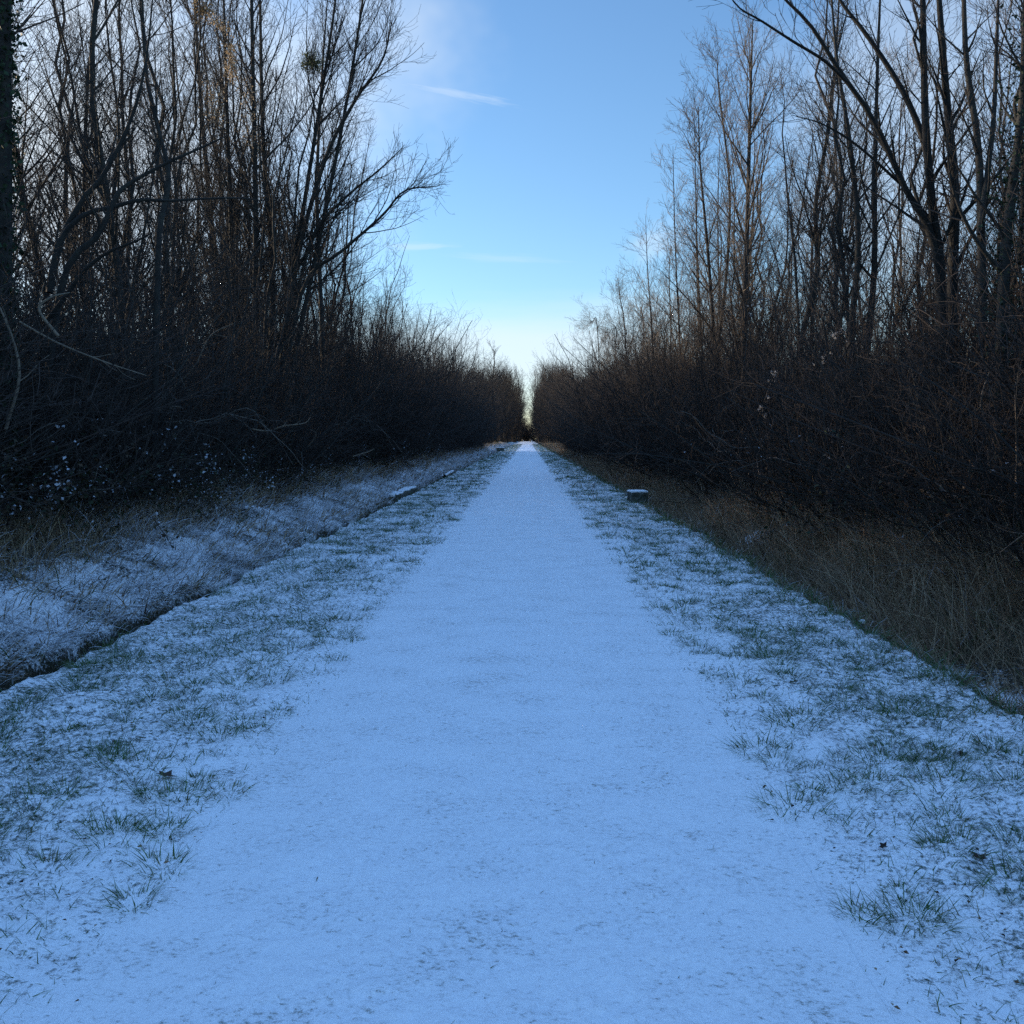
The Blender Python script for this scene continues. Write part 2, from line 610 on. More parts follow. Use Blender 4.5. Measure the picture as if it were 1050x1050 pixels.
o = mesh_obj('ground', np.stack([GX, GY, Z], -1).reshape(-1, 3), [Q], M_GROUND, attrs={'snow': SN.ravel(), 'green': GR.ravel()})
tag(o, 'snow-dusted verges, ditches and woodland floor beside the path', kind='structure')

# the path: its own sheet of trodden snow just above the ground, with slightly wandering edges
u = np.linspace(0, 1, 210)
ys = seg(-12, 1.2, .4)
y = 1.2
while y < 410:
    ys.append(y)
    y += max(.016, y * .008)
ys = np.array(ys + [430, 460])
Lx = PL + .10 * fbm(ys * .5, ys * 0 + 4, 81, 4) ; Rx = PR + .10 * fbm(ys * .5, ys * 0 + 8, 91, 4)
PX = Lx[:, None] + (Rx - Lx)[:, None] * u[None]
PY = np.repeat(ys[:, None], len(u), 1)
e = np.minimum(u, 1 - u)[None]
nr = np.exp(-np.maximum(PY, 0) / 25)
pz = .012 * fbm(PX * 2.5, PY * 2.0, 101, 3) + nr * .007 * fbm(PX * 8, PY * 10, 111, 3) + np.exp(-np.maximum(PY, 0) / 10) * (.014 * fbm(PX * 22, PY * 26, 115, 3, .6))
base = gz(PX, PY)
wE = smooth(0, .22, e)
pz = base + .004 + wE * (np.maximum(pz + .014, 0) + .002 * fbm(PX * 90, PY * 90, 125, 2) * nr)
idx = np.arange(pz.size).reshape(pz.shape)
Q = np.stack([idx[:-1, :-1], idx[:-1, 1:], idx[1:, 1:], idx[1:, :-1]], -1).reshape(-1, 4)
tag(mesh_obj('path', np.stack([PX, PY, pz], -1).reshape(-1, 3), [Q], M_GROUND, attrs={'snow': 1.25 + 0 * pz.ravel(), 'green': 1 + 0 * pz.ravel()}), 'straight footpath covered in trodden snow', kind='structure')

# ------------------------------------------------------------------ trees and shrubs: one generator


def limbs_from(rng, trunks, size=1.0, dens=(2.0, 2.6, 5.0), t0=.22, ang=(24, 52), up=.5, rmin=.0032, lens=(.26, .5, .42), lean=None):
    """limbs, branches and twigs of a bare tree whose stems are given as (points, radii)"""
    gt, gc = Geo(), Geo()
    for P, R in trunks:
        tubes(gt, P[None], R[None], 9)
        b1, r1 = spawn(rng, P[None], R[None], dens[0], t0, .98, ang, lens[0], .35 * size, .55, 9, up, .07, rmin * 1.6, tip=.22, taper=.85, lean=lean)
        tubes(gt, b1, r1, 5)
        b2, r2 = spawn(rng, b1, r1, dens[1] * 1.35, .12, 1.0, (22, 55), .42, lens[1] * size * .6, .6, 6, up * .7, .09, rmin * 1.15, tip=.4, taper=.6)
        b2b, r2b = spawn(rng, P[None], R[None], dens[1] * 1.2, t0, 1.0, (25, 65), 0, .9 * size, .22, 6, up * .6, .10, rmin * 1.15, tip=.4)
        b2 = np.concatenate([b2, b2b]); r2 = np.concatenate([r2, r2b])
        tubes(gc, b2, r2, 4)
        b3, r3 = spawn(rng, b2, r2, dens[2] * 1.3, .08, 1.0, (20, 60), .30, lens[2] * size * .6, .6, 4, .35, .12, rmin, tip=.6, taper=.5)
        tubes(gc, b3, r3, 3)
        b4, r4 = spawn(rng, b3, r3, dens[2] * .55, .2, 1.0, (25, 60), .3, .12 * size, .7, 3, .25, .12, rmin * .85, tip=.7, taper=.5)
        tubes(gc, b4, r4, 3)
    return gt, gc


def wobbly_stem(rng, base, top, r0, r1, n=14, wob=.12):
    t = np.linspace(0, 1, n)[:, None]
    P = base * (1 - t) + top * t
    off = np.cumsum(rng.normal(size=(n, 3)) * wob, 0) * np.array([1, 1, .2])
    off -= t * off[-1]
    P = P + off * np.minimum(1, 4 * t)
    R = r0 * (1 - t[:, 0]) ** .8 + r1
    R[0] *= 1.35
    return P, R


def tree_proto(seed, kind, H):
    rng = np.random.default_rng(seed)
    st = []
    if kind == 'slim':
        st.append(wobbly_stem(rng, np.zeros(3), np.array([rng.normal() * .5, rng.normal() * .5, H]), .0048 * H, .007))
        return limbs_from(rng, st, dens=(2.6, 2.7, 4.6), t0=.12, ang=(22, 48))
    if kind == 'multi':
        for i in range(rng.integers(3, 6)):
            a = rng.uniform(0, 2 * math.pi); s = rng.uniform(.05, .22) * H
            st.append(wobbly_stem(rng, np.array([math.cos(a) * .2, math.sin(a) * .2, 0]), np.array([math.cos(a) * s, math.sin(a) * s, H * rng.uniform(.75, 1.05)]), .0042 * H, .006))
        return limbs_from(rng, st, dens=(1.8, 2.4, 4.0), t0=.12, ang=(20, 50))
    if kind == 'spread':
        st.append(wobbly_stem(rng, np.zeros(3), np.array([rng.normal() * .6, rng.normal() * .6, H]), .0065 * H, .007))
        return limbs_from(rng, st, dens=(2.3, 2.4, 4.2), t0=.15, ang=(35, 65), up=.8, lens=(.38, .55, .42))


def place_tree(name, gt, gc, loc, mt, mc, label, cat, group):
    r = empty(name, loc)
    tag(r, label, cat, group)
    gt.build('trunk', mt, r)
    gc.build('crown', mc, r)
    return r


rngP = np.random.default_rng(77)
kinds = ['slim', 'multi', 'slim', 'spread', 'multi', 'slim', 'slim', 'multi']
heights = [13.5, 12.5, 12, 12, 13, 15, 11, 11]
PROTO = [tree_proto(100 + i, k_, h_) for i, (k_, h_) in enumerate(zip(kinds, heights))]
TREE_MESH = {}


def tree_at(i, x, y, rz, sc, label, group, pale=False, name='bare_tree', tilt=(0, 0)):
    key = (i, pale)
    z = float(gz(x, y)) - .05
    r = empty(name, (x, y, z))
    tag(r, label, 'tree', group)
    if key not in TREE_MESH:
        gt, gc = PROTO[i]
        a = gt.build('trunk', M_BARK if not pale else M_TWIG, r)
        b = gc.build('crown', M_TWIG if not pale else M_PALE_LIT, r)
        TREE_MESH[key] = (a, b)
    else:
        for src in TREE_MESH[key]:
            c = src.copy(); COL.objects.link(c); c.parent = r
    r.rotation_euler = (tilt[0], tilt[1], rz)
    r.scale = (sc * rngP.uniform(.85, 1.1), sc * rngP.uniform(.85, 1.1), sc)
    return r


def shrub_arrays(seed, H, n_st, spread, dens=(3.0, 4.6), rmin=.0036, sides=3, fan=(3, 52)):
    """a bare twiggy shrub: many stems fanning up from the ground"""
    rng = np.random.default_rng(seed)
    gs, gt = Geo(), Geo()
    n = n_st; K = 7
    a = rng.uniform(0, 2 * math.pi, n)
    rb = spread * .35 * np.sqrt(rng.random(n))
    base = np.stack([rb * np.cos(a), rb * np.sin(a), np.full(n, -.15)], 1)
    a2 = a + rng.normal(size=n) * .9
    th = np.radians(rng.uniform(fan[0], fan[1], n))
    d = np.stack([np.sin(th) * np.cos(a2), np.sin(th) * np.sin(a2), np.cos(th)], 1)
    ln = H * rng.uniform(.55, 1.08, n)
    P = np.empty((n, K, 3)); P[:, 0] = base
    for j in range(1, K):
        d = unit(d + rng.normal(size=(n, 3)) * .17 + np.array([0, 0, .06]))
        P[:, j] = P[:, j - 1] + d * (ln / (K - 1))[:, None]
    R = (.004 * H * rng.uniform(.6, 1.3, n))[:, None] * np.linspace(1, .3, K)[None]
    R = np.maximum(R, rmin)
    tubes(gs, P, R, 5)
    b1, r1 = spawn(rng, P, R, dens[0], .05, 1.0, (25, 75), .26, .45, .55, 6, .25, .17, rmin, tip=.45, taper=.7)
    tubes(gt, b1, r1, sides)
    b2, r2 = spawn(rng, b1, r1, dens[1], .1, 1.0, (25, 75), .28, .22, .7, 4, .1, .18, rmin * .85, tip=.6, taper=.5)
    tubes(gt, b2, r2, sides)
    gk = Geo()
    n = 9 if H < 5 else 5
    a = rng.uniform(0, 6.28, n)
    P = np.empty((n, 14, 3)); P[:, 0] = np.stack([np.cos(a) * .5, np.sin(a) * .5, rng.uniform(0, .8, n)], 1)
    th = rng.uniform(.2, 1.0, n)
    d = np.stack([np.sin(th) * np.cos(a), np.sin(th) * np.sin(a), np.cos(th)], 1)
    for j in range(1, 14):
        d = unit(d + rng.normal(size=(n, 3)) * .30 + np.array([0, 0, -.10]))
        P[:, j] = P[:, j - 1] + d * (rng.uniform(1.6, 3.2, n) / 13)[:, None]
    P[:, :, 2] = np.maximum(P[:, :, 2], .15)
    R = rng.uniform(.005, .011, n)[:, None] * np.linspace(1, .4, 14)[None]
    tubes(gk, P, R, 5)
    b1, r1 = spawn(rng, P, R, 1.6, .2, 1, (25, 70), .2, .2, .6, 5, 0, .2, .0028)
    tubes(gk, b1, r1, 3)
    return gs, gt, gk


SHRUB = [shrub_arrays(200 + i, h_, n_, s_) for i, (h_, n_, s_) in enumerate([(3.4, 42, 2.6), (3.8, 46, 2.8), (4.2, 44, 2.6), (6.0, 40, 3.0), (6.8, 42, 3.2), (6.4, 40, 3.0)])]
SH_H = [3.4, 3.8, 4.2, 6.0, 6.8, 6.4]
SHRUB_MESH = {}


def shrub_at(i, x, y, rz, H, label, group, name='bare_shrub'):
    z = float(gz(x, y))
    r = empty(name, (x, y, z))
    tag(r, label, 'shrub', group)
    if i not in SHRUB_MESH:
        gs, gt, gk = SHRUB[i]
        SHRUB_MESH[i] = (gs.build('stems', M_BARK, r), gt.build('twigs', M_HEDGE, r), gk.build('canes', M_CANE, r))
    else:
        for src in SHRUB_MESH[i]:
            c = src.copy(); COL.objects.link(c); c.parent = r
    r.rotation_euler = (0, 0, rz)
    s = H / SH_H[i]
    r.scale = (s * .5 + .5, s * .5 + .5, s)
    return r


# ---- the trees one can tell apart, each with its own stems
def stem_px(pts, Y, r0, r1, n=16, dY=0.0):
    """stem through picture points at a depth, leaning dY metres away over its length; returns world points"""
    m = len(pts)
    w_ = np.array([at(px, py, Y + dY * k_ / (m - 1)) for k_, (px, py) in enumerate(pts)])
    P = catmull(w_, n)
    t = np.linspace(0, 1, n)
    return P, r0 * (1 - t) ** .8 + r1


def key_tree(name, seed, stems, label, mt, mc, dens, size=1.0, t0=.2, ang=(22, 50), up=.5, lens=(.26, .5, .42), rmin=.0035, lean=None):
    """stems: list of (pixel points, Y, r0, r1, dY); the tree's foot is where the first stem meets the ground"""
    S_ = [stem_px(p_, Y, r0, r1, 18, dY) for (p_, Y, r0, r1, dY) in stems]
    foot = S_[0][0][0].copy()
    foot[2] = float(gz(foot[0], foot[1])) - .1
    out_ = []
    for j, (P, R) in enumerate(S_):
        if P[0, 2] > foot[2] and (j == 0 or P[0, 2] < foot[2] + 2.5):
            P = np.vstack([foot[None] + (0 if j == 0 else .12) * np.array([[math.cos(j * 2.1), math.sin(j * 2.1), 0]]), P])
            R = np.concatenate([[R[0] * 1.3], R])
        out_.append((P - foot, R))
    rng = np.random.default_rng(seed)
    gt, gc = limbs_from(rng, out_, size, dens, t0, ang, up, rmin, lens, lean)
    r = place_tree(name, gt, gc, foot, mt, mc, label, 'tree', None)
    return r, out_


def ivy_on(root, P, R, n, seed, t0=0, t1=1, off=.07, size=.07):
    rng = np.random.default_rng(seed)
    t = rng.uniform(t0, t1, n) * (len(P) - 1)
    i = np.minimum(t.astype(int), len(P) - 2); u_ = (t - i)[:, None]
    pos = P[i] * (1 - u_) + P[i + 1] * u_
    d = rng.normal(size=(n, 3)); d[:, 2] *= .4; d = unit(d)
    pos = pos + d * (np.interp(t, np.arange(len(R)), R) + np.abs(rng.normal(size=n)) * off)[:, None]
    c = np.array([.018, .032, .014])[None] * rng.uniform(.5, 1.7, n)[:, None]
    V, T, C = leaf_cards(rng, pos, np.full(n, size), c, .2)
    g_ = Geo(); g_.add(V, None, T, C)
    return g_.build('ivy', M_LEAF, root)


# ivy-clad trunk at the picture's left border
r, st = key_tree('ivy_clad_tree', 301, [([(-2, 500), (0, 330), (2, 160), (3, 0), (4, -160), (6, -300)], 12.0, .12, .03, .3)],
                 'thick dark ivy-clad trunk, nearest tree above the snowy bank', M_BARK, M_TWIG, (1.4, 2.2, 4.0), t0=.55)
ivy_on(r, st[0][0], st[0][1], 3600, 1, off=.07)
# leaning tree whose boughs arch across the wood edge
key_tree('leaning_tree', 302, [
    ([(46, 420), (56, 330), (72, 268), (101, 241), (118, 203), (133, 188), (171, 167), (205, 152), (235, 138)], 13.0, .042, .007, .5),
    ([(50, 300), (60, 249), (86, 220), (114, 213), (143, 205), (171, 206), (205, 204), (245, 203), (270, 206)], 13.1, .034, .005, 1.0),
    ([(50, 300), (63, 245), (86, 203), (107, 178), (135, 120), (150, 60), (158, -20)], 13.2, .04, .007, .6),
    ([(48, 330), (70, 300), (88, 276), (112, 258), (140, 247), (160, 236)], 12.9, .03, .005, -.3)],
    'leaning bare tree with long boughs arching sideways over the dark thicket', M_BARK, M_TWIG, (1.5, 2.2, 3.6), size=.7, t0=.3, ang=(25, 60), lens=(.2, .45, .4))
# tree group with many upright stems and a wide sweep of twigs towards the path
key_tree('many_stemmed_tree', 303, [
    ([(262, 455), (262, 330), (262, 200), (259, 60), (257, -60), (255, -170)], 29, .09, .012, .5),
    ([(270, 450), (280, 300), (270, 150), (267, 20), (265, -110)], 29.3, .085, .012, 1.0),
    ([(280, 450), (296, 310), (315, 190), (330, 95), (344, 0), (352, -90)], 29.0, .07, .010, -.5),
    ([(284, 450), (318, 290), (340, 185), (358, 90), (372, 0), (378, -50)], 28.6, .065, .009, -1.0),
    ([(250, 455), (240, 300), (234, 150), (230, 20), (226, -110)], 29.5, .075, .011, 1.0),
    ([(282, 440), (302, 280), (333, 165), (363, 105), (392, 62), (402, 20)], 28.6, .07, .007, -1.5),
    ([(290, 400), (312, 292), (350, 258), (392, 221), (414, 196), (444, 191)], 28.2, .055, .006, -1.5),
    ([(290, 380), (318, 250), (352, 205), (388, 175), (412, 152)], 28.5, .05, .006, -1.0)],
    'tall clump of many upright bare stems fanning out towards the path', M_BARK, M_TWIG, (2.0, 2.4, 4.2), t0=.2, ang=(18, 46), up=.6, rmin=.0042)
key_tree('curved_tree', 304, [([(158, 440), (162, 257), (166, 222), (173, 179), (164, 140), (150, 80), (146, 0), (144, -60)], 15.5, .045, .008, .5)],
         'thin bare tree with a kinked trunk behind the arching boughs', M_BARK, M_TWIG, (1.8, 2.4, 4.2), size=.7, t0=.45)
key_tree('pale_stemmed_tree', 305, [([(335, 470), (330, 330), (325, 200), (330, 80), (338, -30)], 36, .09, .010, 0),
                                    ([(225, 470), (222, 300), (208, 130), (200, 10), (196, -60)], 34, .10, .010, 0)],
         'two bare stems standing behind the many-stemmed clump', M_BARK, M_TWIG, (2.2, 2.6, 4.5), t0=.3, rmin=.0045)
# right side
key_tree('forked_tree', 311, [
    ([(972, 500), (968, 380), (964, 274), (956, 214), (949, 128), (947, 43), (945, -60), (942, -180)], 16.0, .078, .018, .3),
    ([(976, 500), (976, 380), (977, 274), (979, 193), (973, 128), (966, 43), (960, -50), (956, -160)], 16.3, .085, .018, .6),
    ([(966, 330), (957, 245), (930, 197), (896, 124), (861, 73), (831, 26), (801, -5), (775, -40)], 16.1, .05, .008, -.6),
    ([(953, 190), (949, 150), (926, 94), (891, 39), (861, 0), (840, -40)], 16.2, .05, .01, .5),
    ([(868, 84), (845, 62), (814, 43), (780, 21), (755, 5), (735, -30)], 15.6, .022, .005, -.6),
    ([(925, 190), (880, 150), (845, 128), (812, 118)], 16, .02, .004, -.5)],
    'big dark forked tree whose long limb arches over towards the sky', M_BARK, M_TWIG, (1.9, 2.4, 4.0), size=.8, t0=.3, ang=(20, 50), lens=(.18, .5, .42), lean=(-.4, -.1, .2))
key_tree('tall_tree', 312, [
    ([(1010, 510), (1008, 360), (1006, 240), (1003, 150), (991, 64), (988, -10), (984, -120)], 15.0, .06, .015, .3),
    ([(1004, 240), (1018, 130), (1022, 40), (1026, -60)], 15.0, .035, .01, .5)],
    'tall bare tree next to the forked tree, bending at mid height', M_BARK, M_TWIG, (1.6, 2.2, 4.0), size=.8, t0=.35, lens=(.2, .5, .42))
r, st = key_tree('ivy_clad_tree', 313, [([(1024, 520), (1026, 400), (1030, 274), (1038, 193), (1048, 107), (1052, 0), (1056, -120)], 13.5, .07, .02, .2)],
                 'stout dark trunk with ivy beside the bending tree, above tall dead grass', M_BARK, M_TWIG, (1.6, 2.2, 3.8), t0=.35, size=.8)
ivy_on(r, st[0][0], st[0][1], 1500, 2, .2, 1, off=.16, size=.055)
key_tree('straight_tree', 314, [([(764, 470), (763, 360), (765, 270), (768, 160), (770, 80), (772, 20)], 33, .10, .010, 0)],
         'slim straight bare tree with pale ascending branches against the blue sky', M_TWIG, M_PALE_LIT, (3.4, 2.8, 4.6), t0=.25, ang=(25, 45), up=.5, lens=(.30, .55, .42), rmin=.0042)
key_tree('open_crowned_tree', 315, [([(735, 470), (732, 350), (726, 260), (718, 170), (716, 110)], 38, .08, .008, 0),
                                    ([(733, 380), (745, 280), (748, 190), (738, 100), (735, 60)], 38.3, .06, .008, 0)],
         'pale open-crowned bare tree nearer the sky gap than the slim straight tree', M_TWIG, M_PALE_LIT, (2.6, 2.8, 4.6), t0=.25, ang=(28, 55), lens=(.3, .55, .42), rmin=.0045, lean=(-.4, 0, 0))
key_tree('twin_stemmed_tree', 316, [([(875, 500), (872, 360), (880, 250), (872, 150), (858, 60), (850, -40)], 22, .075, .01, 0),
                                    ([(876, 440), (895, 300), (897, 180), (900, 60), (905, -60)], 22.4, .07, .01, 0)],
         'bare tree with two close stems between the forked tree and slim tree', M_BARK, M_TWIG, (2.0, 2.4, 4.2), t0=.3, rmin=.004)
key_tree('crooked_tree', 317, [([(815, 490), (818, 370), (838, 280), (836, 210), (850, 130), (858, 40), (862, -40)], 26, .075, .01, 0)],
         'crooked bare tree standing behind the twisting limbs of the forked tree', M_BARK, M_TWIG, (2.2, 2.4, 4.2), t0=.3, rmin=.004)

for j_, (bx, ty, Y, lb_) in enumerate(((690, 150, 44, 'feathery pale bare tree stepping down from the open-crowned tree'), (662, 222, 52, 'feathery pale bare tree, second step down towards the sky gap'),
                                       (634, 285, 66, 'feathery pale bare tree, third step down towards the sky gap'), (606, 330, 92, 'feathery pale bare tree, last step down towards the sky gap'),
                                       (712, 118, 40, 'feathery pale bare tree between the open-crowned tree and the first step down'))):
    key_tree('feathery_tree', 330 + j_, [([(bx + 14, 462), (bx + 10, 400), (bx + 6, 330), (bx + 2, .5 * (330 + ty)), (bx, ty)], Y, .05, .008, 0),
                                         ([(bx + 16, 455), (bx + 22, 400), (bx + 26, 340), (bx + 24, .5 * (350 + ty)), (bx + 26, ty + 26)], Y + .5, .045, .008, 0)],
             lb_, M_TWIG, M_PALE_LIT, (2.4, 2.6, 4.2), t0=.25, ang=(26, 55), lens=(.28, .6, .46), rmin=.0048, lean=(-.3, 0, .1))

# ---- the woods: rows of bare trees behind the hedges
rng = np.random.default_rng(5)
LEAN = {'slim': 'slender', 'multi': 'many-stemmed', 'spread': 'spreading'}


def wood(side, n_rows, group, where):
    pos = []
    for (d0, d1, y0, y1, step) in n_rows:
        y = y0
        while y < y1:
            pos.append((side * rng.uniform(d0, d1), y + rng.uniform(-.4, .4) * step))
            y += step * rng.uniform(.75, 1.25)
    pos.sort(key=lambda q: q[1])
    cnt = {}
    for x, y in pos:
        i = int(rng.integers(0, len(PROTO)))
        k_ = LEAN[kinds[i]]
        j = cnt.get(k_, 0); cnt[k_] = j + 1
        H = heights[i]
        want = 12.5 + rng.normal() * 1.2 + (2.0 if side < 0 and y < 40 else 0)
        if y > 45: want = min(want, 9.0 + (y - 45) * .03 + rng.normal() * .8)
        tree_at(i, x, y, rng.uniform(0, 6.28), want / H, f'{k_} bare tree {where}, {ordinal(j)} {k_} one from the viewer', group,
                pale=(side > 0 and y > 24 and rng.random() < .9))  # farther right-hand crowns get the twig colour lightened for sun


wood(-1, [(7.2, 9.2, 9, 110, 2.7), (9.5, 13, 11, 75, 2.6), (13, 19, 14, 65, 3.0)], 'bare trees of the wood beyond the snowy bank', 'in the wood beyond the snowy bank')
wood(1, [(7.0, 8.8, 12, 110, 3.0), (9.0, 12.5, 14, 75, 3.0), (12.5, 18, 16, 60, 3.4)], 'bare trees of the wood beyond the dead grass', 'in the wood beyond the dead grass')

SAP = []
for i, h_ in enumerate((7.0, 8.0, 7.5, 6.5)):
    r_ = np.random.default_rng(150 + i)
    SAP.append(limbs_from(r_, [wobbly_stem(r_, np.array([.12 * q, .1 * q * q, 0]), np.array([r_.normal() * .8, r_.normal() * .8, h_ * r_.uniform(.8, 1)]), .028, .005) for q in range(3)],
                          .75, (3.0, 2.4, 4.2), .12, (22, 52), .45, .0032, (.22, .5, .42)))
SAP_MESH = {}
rng = np.random.default_rng(15)
for side, grp, where in ((-1, 'saplings at the edge of the wood by the snowy bank', 'above the snowy bank'), (1, 'saplings at the edge of the wood by the dead grass', 'above the dead grass')):
    y, j = 9.0, 0
    while y < 80:
        x = side * rng.uniform(6.0, 8.6)
        i = int(rng.integers(0, 4))
        r = empty('bare_sapling', (x, y, float(gz(x, y)) - .05))
        tag(r, f'thin twiggy sapling in the hedge {where}, {ordinal(j)} sapling from the viewer', 'sapling', grp)
        if i not in SAP_MESH:
            SAP_MESH[i] = (SAP[i][0].build('trunk', M_TWIG, r), SAP[i][1].build('crown', M_HEDGE, r))
        else:
            for src in SAP_MESH[i]:
                c = src.copy(); COL.objects.link(c); c.parent = r
        r.rotation_euler = (0, 0, rng.uniform(0, 6.28))
        s_ = rng.uniform(.7, 1.1) * (.8 if y < 16 else 1.0); r.scale = (s_, s_, s_)
        j += 1; y += rng.uniform(.7, 1.3) * (1.4 + .02 * y)

# ---- the hedge in front: one shrub after another
rng = np.random.default_rng(6)


def hedge(side, d, y0, y1, group, where):
    y, j = y0, 0
    while y < y1:
        H = np.clip(3.3 + (y - 12) * .090, 3.2, 7.6) * rng.uniform(.72, 1.2)
        i = int(rng.integers(0, 3)) if H < 4.8 else int(rng.integers(3, 6))
        x = side * (d + rng.uniform(-.25, .55) + .15 * H * .5)
        shrub_at(i, x, y, rng.uniform(0, 6.28), H, f'dark twiggy bare shrub in the hedge {where}, {ordinal(j)} from the viewer', group)
        j += 1
        y += rng.uniform(.8, 1.2) * (1.5 + .012 * y)


hedge(-1, 5.95, 6.5, 118, 'hedge shrubs along the snowy bank', 'along the snowy bank')
hedge(1, 5.3, 8.0, 118, 'hedge shrubs along the dead grass', 'along the dead grass')

# ---- the thicket inside the woods and the far walls of trees: uncountable masses
LOW_SHRUB = [shrub_arrays(400 + i, h_, 30, 3.2, (2.2, 2.6), .006) for i, h_ in enumerate((4.0, 5.0, 6.5))]
LOW_H = [4.0, 5.0, 6.5]


def merge(*gs):
    g_ = Geo()
    for q in gs:
        V, Fc, C = q.arrays()
        g_.add(V, Fc[0])
    V, Fc, C = g_.arrays()
    return V, Fc[0]


LOW = [merge(*q[:2]) for q in LOW_SHRUB]


def mass(name, items, mat, label):
    """items: (variant arrays, x, y, z, rz, sxy, sz)"""
    g_ = Geo()
    for (V, Q), x, y, z, rz, sx, sz in items:
        c_, s_ = math.cos(rz), math.sin(rz)
        W = np.stack([(V[:, 0] * c_ - V[:, 1] * s_) * sx + x, (V[:, 0] * s_ + V[:, 1] * c_) * sx + y, V[:, 2] * sz + z], 1)
        g_.add(W, Q)
    o_ = g_.build(name, mat)
    tag(o_, label, kind='stuff')


rng = np.random.default_rng(8)
for side, nm in ((-1, 'beyond the snowy bank'), (1, 'beyond the dead grass')):
    it = []
    for (d0, d1, y0, y1, step, H) in ((7.0, 8.2, -2, 16, .7, 3.9), (8.2, 11, -3, 22, 1.0, 4.6), (13, 19, -4, 30, 1.5, 6.0), (7.2, 9.5, 0, 115, 1.8, 4.2), (9.5, 13, 1, 100, 2.0, 4.6), (13, 18, 3, 95, 2.3, 5.0), (18, 26, 5, 95, 2.8, 5.8), (26, 36, 6, 100, 3.4, 7.5), (36, 50, 10, 110, 4.0, 9.0), (50, 66, 20, 120, 4.5, 10.0)):
        y = y0
        while y < y1:
            i = int(rng.integers(0, 3)); h = H * rng.uniform(.75, 1.15) * (1 + max(0, y - 30) * .008)
            x = side * rng.uniform(d0, d1)
            it.append((LOW[i], x, y, float(gz(x, y)) if abs(x) < 14 else .3, rng.uniform(0, 6.28), .6 + .5 * h / LOW_H[i], h / LOW_H[i]))
            y += step * rng.uniform(.7, 1.3)
    mass('thicket', it, M_HEDGE, f'dense dark undergrowth filling the wood {nm}')


def far_tree_arrays(seed, H):
    rng_ = np.random.default_rng(seed)
    st_ = []
    for i in range(3):
        a = rng_.uniform(0, 6.28); s = rng_.uniform(.05, .2) * H
        st_.append(wobbly_stem(rng_, np.array([math.cos(a) * .3, math.sin(a) * .3, 0]), np.array([math.cos(a) * s, math.sin(a) * s, H * rng_.uniform(.8, 1.0)]), .008 * H, .02, 8))
    g_ = Geo()
    for P, R in st_:
        tubes(g_, P[None], R[None], 5)
        b1, r1 = spawn(rng_, P[None], R[None], 2.2, .06, 1, (25, 65), .24, 1.0, .5, 5, .4, .09, .014, taper=.6)
        tubes(g_, b1, r1, 3)
        b2, r2 = spawn(rng_, b1, r1, 2.6, .1, 1, (25, 60), .35, .35, .6, 4, .3, .12, .011)
        tubes(g_, b2, r2, 3)
        b3, r3 = spawn(rng_, b2, r2, 2.2, .15, 1, (25, 60), .4, .25, .7, 3, .2, .1, .009)
        tubes(g_, b3, r3, 3)
    V, Fc, C = g_.arrays()
    return V, Fc[0]


FAR_H = [10, 11, 12]
FAR = [far_tree_arrays(500 + i, h_) for i, h_ in enumerate(FAR_H)]
rng = np.random.default_rng(9)
for side, nm in ((-1, 'where the snowy bank recedes'), (1, 'where the dead grass recedes')):
    it = []
    for (d, y0, y1, step, H, dh) in ((5.9, 112, 430, 4.2, 7.0, .052), (8.2, 108, 520, 4.8, 8.2, .055), (12, 105, 520, 6.0, 9.0, .050), (18, 100, 480, 7.0, 11, .03), (26, 100, 460, 8.0, 12, .02), (36, 100, 440, 9.0, 13, .01)):
        y = y0
        while y < y1:
            i = int(rng.integers(0, 3)); h = (H + (y - 100) * dh) * rng.choice([rng.uniform(.6, .95), rng.uniform(.9, 1.2)])
            x = side * (d + rng.uniform(-.5, 1.6) + 1.2 * (1 - smooth(110, 230, y)) - min(1.5, max(0, y - 200) * .012))
            it.append((FAR[i], x, y, .1, rng.uniform(0, 6.28), .6 * h / FAR_H[i] + .25, h / FAR_H[i]))
            y += step * rng.uniform(.7, 1.3) * (1 + max(0, y - 150) * .003)
    mass('far_treeline', it, M_HEDGE, f'far wall of bare trees {nm} towards the path end')
it = []
for k_ in range(60):
    i = int(rng.integers(0, 3)); x = rng.uniform(-16, 16); y = rng.uniform(430, 500); h = rng.uniform(.75, 1.1) * (7.5 + 15 * smooth(1.0, 6, abs(x)))
    it.append((FAR[i], x, y, 0, rng.uniform(0, 6.28), 1.2, h / FAR_H[i]))
for k_ in range(46):
    i = int(rng.integers(0, 3)); x = rng.uniform(-7, 7); y = rng.uniform(432, 470); h = rng.uniform(4.5, 8.0)
    it.append((FAR[i], x, y, -.3, rng.uniform(0, 6.28), .9, h / FAR_H[i]))
mass('end_wood', it, M_HEDGE, 'bare trees closing the view behind the end of the path')

# the rounded tree that tops the far hedge beside the sky gap
rng2 = np.random.default_rng(600)
x, y = -5.3, 165
P, R = wobbly_stem(rng2, np.zeros(3), np.array([.2, 0, 14.4]), .22, .03)
gt, gc = limbs_from(rng2, [(P, R)], 1.6, (2.4, 1.8, 2.0), .3, (35, 75), .7, .012, (.42, .6, .42))
place_tree('round_crowned_tree', gt, gc, (x, y, 1.2), M_BARK, M_TWIG, 'rounded bare tree crown topping the far hedge beside the sky gap', 'tree', None)

